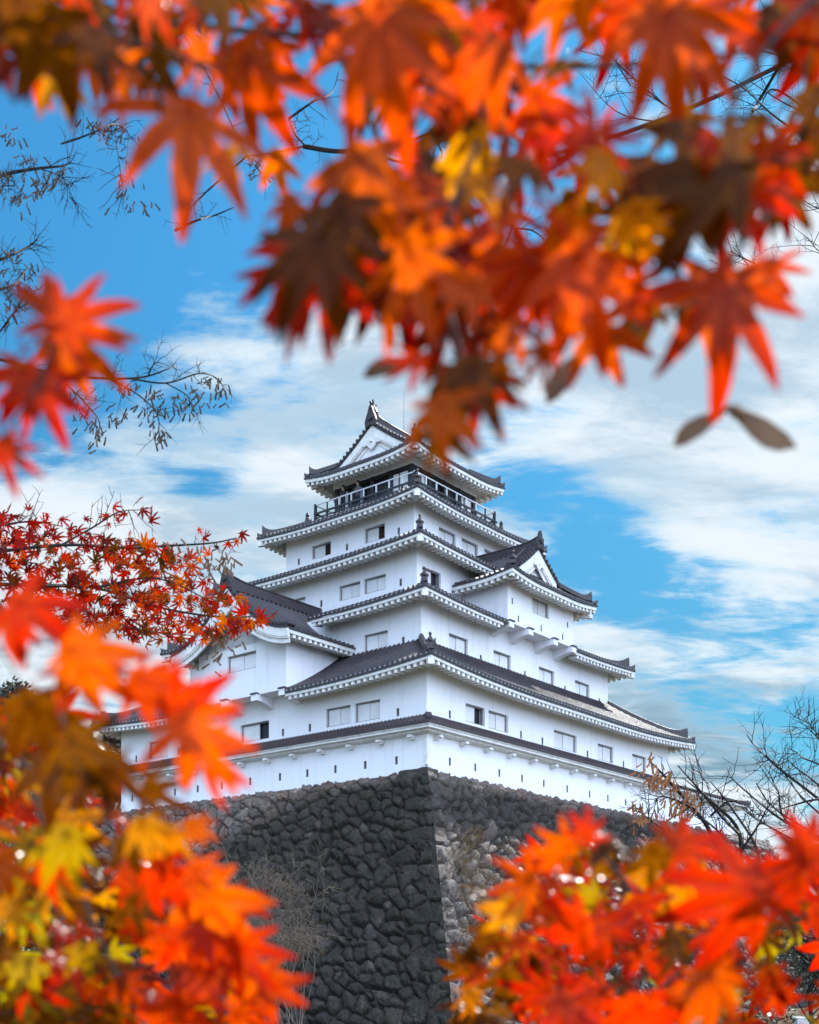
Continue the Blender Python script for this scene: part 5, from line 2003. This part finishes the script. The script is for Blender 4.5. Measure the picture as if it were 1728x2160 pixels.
seed_branch("bare dark twigs seen through gaps in the blurred leaves at top centre", 5.8,
            [([(640, 308), (700, 318), (780, 322), (860, 345), (960, 358)], 5, 3.5), ([(370, 486), (415, 465), (450, 455), (492, 438)], 3, 1), ([(610, 250), (660, 215), (700, 195), (715, 150)], 2.5, 1), ([(860, 300), (920, 275), (990, 262)], 2.5, 1), ([(1080, 480), (1130, 490), (1180, 540)], 2, 1), ([(950, 357), (1010, 420), (1080, 480)], 2.5, 2), ([(1080, 480), (1050, 560), (1040, 600)], 2, 2), ([(645, 308), (560, 325), (520, 330)], 2, 1.5), ([(520, 330), (420, 420), (370, 486)], 2, 2), ([(645, 308), (622, 282), (610, 250)], 2, 2), ([(780, 322), (830, 315), (860, 300)], 2, 2), ([(520, 330), (450, 180), (380, 60)], 2, 1.4), ([(950, 357), (1150, 330), (1450, 230), (1800, 60)], 3.5, 5), ([(1040, 600), (1080, 590), (1110, 560)], 2.5, 1),
             ([(380, 60), (400, 70), (420, 50)], 1.6, .8), ([(520, 330), (550, 350), (560, 390)], 1.4, .8)],
            [(540, 350, 12, 14, 14), (930, 320, 14, 20, 16), (400, 60, 12, 14, 10), (1150, 560, 14, 14, 12), (1160, 520, 8, 12, 12), (320, 70, 10, 12, 14)], 9, ntw=7, tw=.13)


# ------------------------------------------------------------------ bare trees and shrubs
def bare_tree(label, d, trunk, axes, seed, ntw, tw, rad, group, depth=2, extra_leaves=()):
    r = random.Random(seed)
    root = empty("bare_tree", at(trunk[0][0], trunk[0][1], d))
    root.location.z = -.3
    bpy.context.view_layer.update()
    tag(root, label, "tree", group)
    mb = MB()
    ps = [at(x, y, d) for x, y in trunk]
    base = ps[0].copy()
    base.z = -.35
    if (ps[0] - base).length > .3:
        ps = [base] + ps
    ps = smooth_path(ps, 5)
    mb.tube(ps, [trunk_r(i / (len(ps) - 1), d) for i in range(len(ps))], 8)
    inv_build(mb, "trunk", M_TWIG, root, True)
    mb = MB()
    for pts, r0, r1 in axes:
        pj = [(p[0], p[1], d + r.uniform(-.06, .06) * d) for p in pts]
        path = twig(mb, pj, d, r0 * .62, r1 * .7)
        side_twigs(mb, path, r, int(ntw * len(pts) / 4), tw, rad * .75, None, .45, -.08, depth, .8)
    inv_build(mb, "crown", M_TWIG, root)
    if extra_leaves:
        lf = MB()
        for x, y, ang, s in extra_leaves:
            samara(lf, (x, y), ang, s, d, .3)
        inv_build(lf, "dead_leaves", M_SEED, root)["kind"] = "stuff"
    return root


def trunk_r(q, d):
    return (.11 - .07 * q) * d / 20


bare_tree("bare dark tree on the right beyond the end of the white wall", 21.0, [(1800, 2040), (1790, 1850), (1760, 1740)],
          [([(1790, 1740), (1728, 1686), (1656, 1631), (1627, 1606), (1614, 1594), (1590, 1571), (1575, 1549)], 6, 1.2), ([(1760, 1790), (1660, 1735), (1619, 1707), (1591, 1684), (1561, 1658), (1544, 1641), (1533, 1619)], 5, 1), ([(1800, 1640), (1728, 1612), (1695, 1599), (1682, 1588), (1662, 1578)], 4, 1),
           ([(1800, 1640), (1728, 1560), (1711, 1542), (1693, 1526)], 3, 1), ([(1780, 1620), (1723, 1547), (1706, 1526), (1683, 1502)], 3, 1), ([(1760, 1780), (1659, 1731), (1643, 1672), (1635, 1656), (1625, 1635), (1611, 1614)], 4, 1), ([(1790, 1690), (1728, 1686), (1678, 1697), (1627, 1713)], 5, 2),
           ([(1780, 1760), (1700, 1690), (1660, 1640), (1637, 1600)], 4, 1), ([(1790, 1720), (1720, 1650), (1680, 1620), (1660, 1600)], 4, 1), ([(1770, 1790), (1640, 1710), (1600, 1660), (1596, 1648)], 4, 1), ([(1790, 1820), (1690, 1780), (1600, 1730), (1560, 1700)], 5, 1.5)],
          12, 7, .75, .012, "bare trees on the right", 2, [(1550, 1655, 120, 7), (1557, 1662, 100, 10), (1572, 1675, 110, 7), (1559, 1690, 95, 6), (1590, 1700, 100, 13), (1604, 1710, 95, 14), (1612, 1712, 90, 12)])
bare_tree("tall bare tree whose fine twigs fill the sky gaps in the upper right corner", 13.0, [(1900, 2040), (1880, 1200), (1800, 420)],
          [([(1820, 500), (1760, 300), (1640, 190), (1600, 230)], 5, 2), ([(1790, 250), (1690, 50), (1660, 110), (1600, 215), (1588, 235)], 4.5, 5), ([(1800, 380), (1728, 260), (1650, 215), (1580, 170)], 4, 1.2), ([(1800, 420), (1728, 290), (1660, 320), (1600, 300)], 3, 1), ([(1790, 300), (1700, 150), (1620, 110), (1560, 100)], 4, 1.2),
           ([(1800, 200), (1700, 80), (1640, 60), (1580, 40)], 3.5, 1), ([(1800, 460), (1728, 440), (1690, 420), (1660, 400)], 2.5, .8), ([(1800, 580), (1728, 530), (1712, 510)], 2.5, .8), ([(1760, 330), (1640, 250), (1560, 180), (1450, 130)], 4, 1), ([(1640, 400), (1560, 330), (1400, 220), (1330, 180)], 4, 1), ([(1400, 220), (1300, 130), (1240, 40)], 3, 1), ([(1330, 180), (1290, 110), (1295, 60)], 2.5, .8),
           ([(1400, 260), (1300, 235), (1220, 150)], 2.5, .8), ([(1600, 560), (1570, 545), (1540, 530)], 3, 1), ([(1660, 610), (1590, 570), (1545, 520)], 2, 1), ([(1120, 30), (1180, 20), (1240, 40)], 2.5, 1)],
          21, 8, .55, .0065, "bare trees on the right", 2)


def brown_shrub():
    r = random.Random(8)
    d = 11.0
    root = empty("bare_shrub", at(1560, 2040, d))
    root.location.z = -.3
    bpy.context.view_layer.update()
    tag(root, "shrub with clinging rusty dead leaves in front of the white wall's right end", "shrub")
    mb = MB()
    axes = [([(1560, 2040), (1530, 1850), (1490, 1740), (1440, 1680), (1400, 1635), (1372, 1606)], 7, 1.5), ([(1490, 1740), (1450, 1700), (1400, 1680), (1380, 1690)], 3, 1), ([(1560, 1900), (1560, 1760), (1500, 1690), (1440, 1640)], 6, 1.2), ([(1560, 1760), (1520, 1720), (1470, 1660), (1430, 1615)], 4, 1),
            ([(1540, 1800), (1420, 1760), (1360, 1720), (1330, 1690)], 3, .8), ([(1480, 1700), (1482, 1650), (1481, 1625)], 1.6, .7), ([(1500, 1720), (1540, 1690), (1590, 1705)], 3, 1), ([(1580, 1880), (1600, 1800), (1540, 1700), (1500, 1650)], 4, 1), ([(1530, 1770), (1500, 1740), (1440, 1700)], 3, 1), ([(1560, 1800), (1600, 1740), (1620, 1700)], 3, 1)]
    for pts, r0, r1 in axes:
        pj = [(p[0], p[1], d + r.uniform(-.5, .5)) for p in pts]
        path = twig(mb, pj, d, r0, r1)
        side_twigs(mb, path, r, 9, .32, .0055, None, .35, -.05, 1, .7)
    inv_build(mb, "branches", M_TWIG, root)
    lf = MB()
    for cx_, cy_, n, sx, sy in ((1378, 1612, 16, 12, 14), (1400, 1640, 22, 14, 10), (1425, 1690, 30, 22, 12), (1450, 1700, 30, 14, 20), (1380, 1645, 10, 10, 8), (1360, 1715, 22, 12, 14), (1345, 1720, 12, 10, 12), (1420, 1655, 10, 10, 8), (1500, 1760, 12, 10, 30), (1465, 1680, 14, 14, 12), (1440, 1725, 14, 10, 12)):
        for k in range(n):
            samara(lf, (cx_ + r.gauss(0, sx), cy_ + r.gauss(0, sy)), 100 + r.uniform(-35, 45), r.uniform(13, 24), d + r.uniform(-.5, .5), r.uniform(-1, 1))
    inv_build(lf, "dead_leaves", M_RUST, root)["kind"] = "stuff"


M_RUST = simple_mat("rusty_dead_leaf", (.20, .062, .02), (.30, .13, .045), 25, .7, .3)
brown_shrub()


def pale_shrub(label, cx, cy, d, rx, ry, n, seed, matl, base_y, name="bare_shrub", lean=0.0):
    r = random.Random(seed)
    root = empty(name, at(cx, base_y, d))
    root.location.z = -.3
    bpy.context.view_layer.update()
    tag(root, label, "shrub", "leafless shrubs at the foot of the stones")
    mb = MB()
    c = at(cx, cy, d)
    sx, sz = rx / FPX * d, ry / FPX * d
    foot = root.location.copy()
    for k in range(n):
        tip = c + Vector((r.gauss(0, .5) * sx, r.gauss(0, .5) * 1.2, r.gauss(.15, .45) * sz))
        st = foot + Vector((r.uniform(-.9, .3) * sx, r.uniform(-.4, .4), 0))
        mid = st.lerp(tip, .6) + Vector((r.uniform(-.7, .3) * sx, r.uniform(-.5, .5), .25 * sz))
        pts = smooth_path([st, mid, tip, tip + Vector((r.uniform(-.5, .5), r.uniform(-.3, .3), r.uniform(-.7, .05)))], 5)
        mb.tube(pts, [.014 - .008 * i / (len(pts) - 1) for i in range(len(pts))], 3)
        side_twigs(mb, pts[6:], r, 8, .8, .0075, None, .55, .06, 1, 1.0)
    inv_build(mb, "branches", matl, root)


M_PALETWIG = simple_mat("pale_grey_twig", (.17, .13, .095), (.08, .06, .045), 3, .8, .2)
pale_shrub("tangle of pale grey leafless stems in front of the stones, left of the corner", 515, 1880, 37.0, 165, 80, 70, 14, M_PALETWIG, 2160)
pale_shrub("smaller grey leafless thicket low at the foot of the stones", 610, 1975, 36.0, 95, 40, 40, 15, M_PALETWIG, 2160)


def dry_grass():
    """tufts of dry grass rooted in the joints of the right-hand stone face"""
    r = random.Random(2)
    mb = MB()
    for (cu, cd, n, sp) in ((1.9, 3.3, 60, .35), (2.6, 3.0, 50, .3), (1.3, 4.3, 90, .5), (2.2, 4.6, 90, .6), (3.2, 5.0, 60, .5), (1.2, 5.6, 60, .4), (2.4, 6.0, 50, .5), (4.6, 3.4, 30, .4), (0.9, 6.9, 40, .3)):
        for k in range(n):
            s, dd = cu + r.gauss(0, sp), cd + r.gauss(0, sp * .7)
            R = batter(dd)
            p = Vector((-R + s, -R - .12, DROP - dd))
            out_ = Vector((r.uniform(-.5, .5), -r.uniform(.4, 1.0), r.uniform(.1, .9))).normalized()
            L = r.uniform(.25, .6)
            mb.tube([p, p + out_ * L * .5, p + out_ * L + Vector((r.uniform(-.1, .1), 0, -.14 * L))], [.010, .008, .003], 3)
    o = mb.build("dry_grass", M_STRAW)
    o.location = KEEP_LOC
    o.rotation_euler = (0, 0, KEEP_RZ)
    tag(o, kind="stuff")


M_STRAW = simple_mat("dry_grass_straw", (.30, .22, .12), (.20, .12, .06), 3, .8, .2)
dry_grass()


# ------------------------------------------------------------------ evergreens
def crown_mat(name, ca, cb):
    m, t = mat_new(name)
    co = t.n('ShaderNodeTexCoord').outputs['Object']
    nz = t.noise(co, 1.3, 5, .6)
    col = t.mix(t.maprange(nz, .3, .7), c4(ca), c4(cb))
    d = principled(t, col, .5, .4)
    tr = t.n('ShaderNodeBsdfTranslucent')
    t.set(tr.inputs[0], col)
    mx = t.n('ShaderNodeMixShader')
    mx.inputs[0].default_value = .25
    t.set(mx.inputs[1], d)
    t.set(mx.inputs[2], tr.outputs[0])
    finish(t, mx.outputs[0])
    return m


M_EVER = crown_mat("evergreen_leaf", (.030, .034, .022), (.065, .062, .040))
M_EVER2 = crown_mat("dark_brown_green_leaf", (.040, .030, .024), (.075, .060, .040))


def evergreen(name, label, x, y, h, rx, ry, z0, n, size, seed, m, cat, group):
    """tapered trunk with limbs and a crown of many small leaves in uneven clumps"""
    r = random.Random(seed)
    root = empty(name, (x, y, -.25))
    tag(root, label, cat, group)
    tb = MB()
    tb.tube([(0, 0, -.1), (.05, 0, h * .3), (-.05, .05, h * .6), (0, 0, h * .9)], [.035 * h * .6, .028 * h * .6, .017 * h * .6, .01], 8)
    clumps = []
    for k in range(26):
        a, q = r.uniform(0, 6.28), r.uniform(0, 1) ** .7
        zc = z0 + (h - z0) * q
        f = math.sin(min(1, .18 + q * .95) * math.pi) ** .6
        rr = r.uniform(.35, .95) * f
        c = Vector((math.cos(a) * rx * rr, math.sin(a) * ry * rr, zc))
        clumps.append((c, r.uniform(.22, .42) * min(rx, (h - z0) * .5)))
        s = Vector((0, 0, max(.2, zc - .25 * h)))
        tb.tube([s, s.lerp(c, .6) + Vector((0, 0, .05 * h)), c], [.012 * h * .5, .008 * h * .5, .004 * h * .5], 4)
    tb.build("trunk", M_TWIG, root)
    vs = np.empty((n * 4, 3))
    for i in range(n):
        c, cr = clumps[r.randrange(len(clumps))]
        dv = Vector((r.gauss(0, 1), r.gauss(0, 1), r.gauss(0, .8)))
        dv.normalize()
        p = c + dv * cr * r.uniform(.55, 1.05)
        ax = Vector((r.gauss(0, 1), r.gauss(0, 1), r.gauss(0, 1))).normalized()
        bx_ = ax.cross(Vector((r.gauss(0, 1), r.gauss(0, 1), r.gauss(0, 1)))).normalized()
        s = size * r.uniform(.6, 1.4)
        vs[i * 4 + 0] = p - ax * s
        vs[i * 4 + 1] = p + bx_ * s * .45
        vs[i * 4 + 2] = p + ax * s
        vs[i * 4 + 3] = p - bx_ * s * .45
    np_mesh("crown", vs, np.arange(n * 4).reshape(n, 4), m, root)
    return root


EG = "evergreens behind the left end of the keep"
evergreen("evergreen_tree", "dark evergreen tree just past the left end of the keep", -18.6, 72, 17.3, 2.6, 3.0, 8, 9000, .17, 1, M_EVER2, "tree", EG)
evergreen("evergreen_tree", "evergreen tree at the far left edge, taller than its neighbour by the keep", -23.5, 70, 18.5, 3.8, 3.5, 5, 8000, .2, 2, M_EVER, "tree", EG)
SG = "dark shrubs at the foot of the stones"
evergreen("evergreen_shrub", "rounded dark shrub showing between the blurred leaves on the left", -8.6, 30.5, 6.6, 1.7, 1.8, .6, 9000, .07, 3, M_EVER2, "shrub", SG)
evergreen("evergreen_shrub", "large dark shrub cut by the left edge of the picture", -11.6, 31.5, 6.9, 2.3, 2.2, .5, 10000, .075, 4, M_EVER, "shrub", SG)
evergreen("evergreen_shrub", "low dark shrub at the left foot of the stones", -9.6, 28.5, 4.2, 2.2, 1.8, .3, 9000, .06, 5, M_EVER, "shrub", SG)
evergreen("evergreen_shrub", "black-green bush low at the right edge of the picture", 8.7, 25.5, 3.1, 1.8, 1.6, .2, 9000, .055, 6, M_EVER, "shrub", SG)


# ------------------------------------------------------------------ small things on the ground
def stake_fence():
    root = empty("stake_fence", (-1, 29.5, -.25))
    tag(root, "low fence of thin pale stakes and two rails before the foot of the stones", "fence")
    r = random.Random(4)
    for k in range(17):
        x = -2.6 + .33 * k
        b = MB()
        h = .50 + r.uniform(-.05, .07)
        b.tube([(x, 0, -.03), (x + r.uniform(-.02, .02), 0, h)], [.022, .018], 6)
        b.build("stake", M_STAKE, root)
    for z in (.16, .36):
        b = MB()
        b.bar((-2.8, -.03, z), (2.9, -.03, z + .01), .03, .03)
        b.build("rail", M_STAKE, root)


M_STAKE = simple_mat("weathered_pale_wood", (.34, .32, .29), (.22, .20, .18), 9, .8, .2)
stake_fence()


def bench():
    root = empty("stone_bench", (11.2, 31, -.25), R_(-4))
    tag(root, "pale stone bench at the lower right edge of the picture", "bench")
    s = MB()
    s.box(-1.0, 3.2, -.3, .3, .44, .80)
    s.build("seat", M_PALESTONE, root)
    for x in (-.6, 2.7):
        g = MB()
        g.box(x - .18, x + .18, -.24, .24, -.05, .437)
        g.build("leg", M_PALESTONE, root)


M_PALESTONE = simple_mat("pale_dressed_stone", (.55, .55, .54), (.42, .42, .41), 5, .8, .2, .2)
bench()
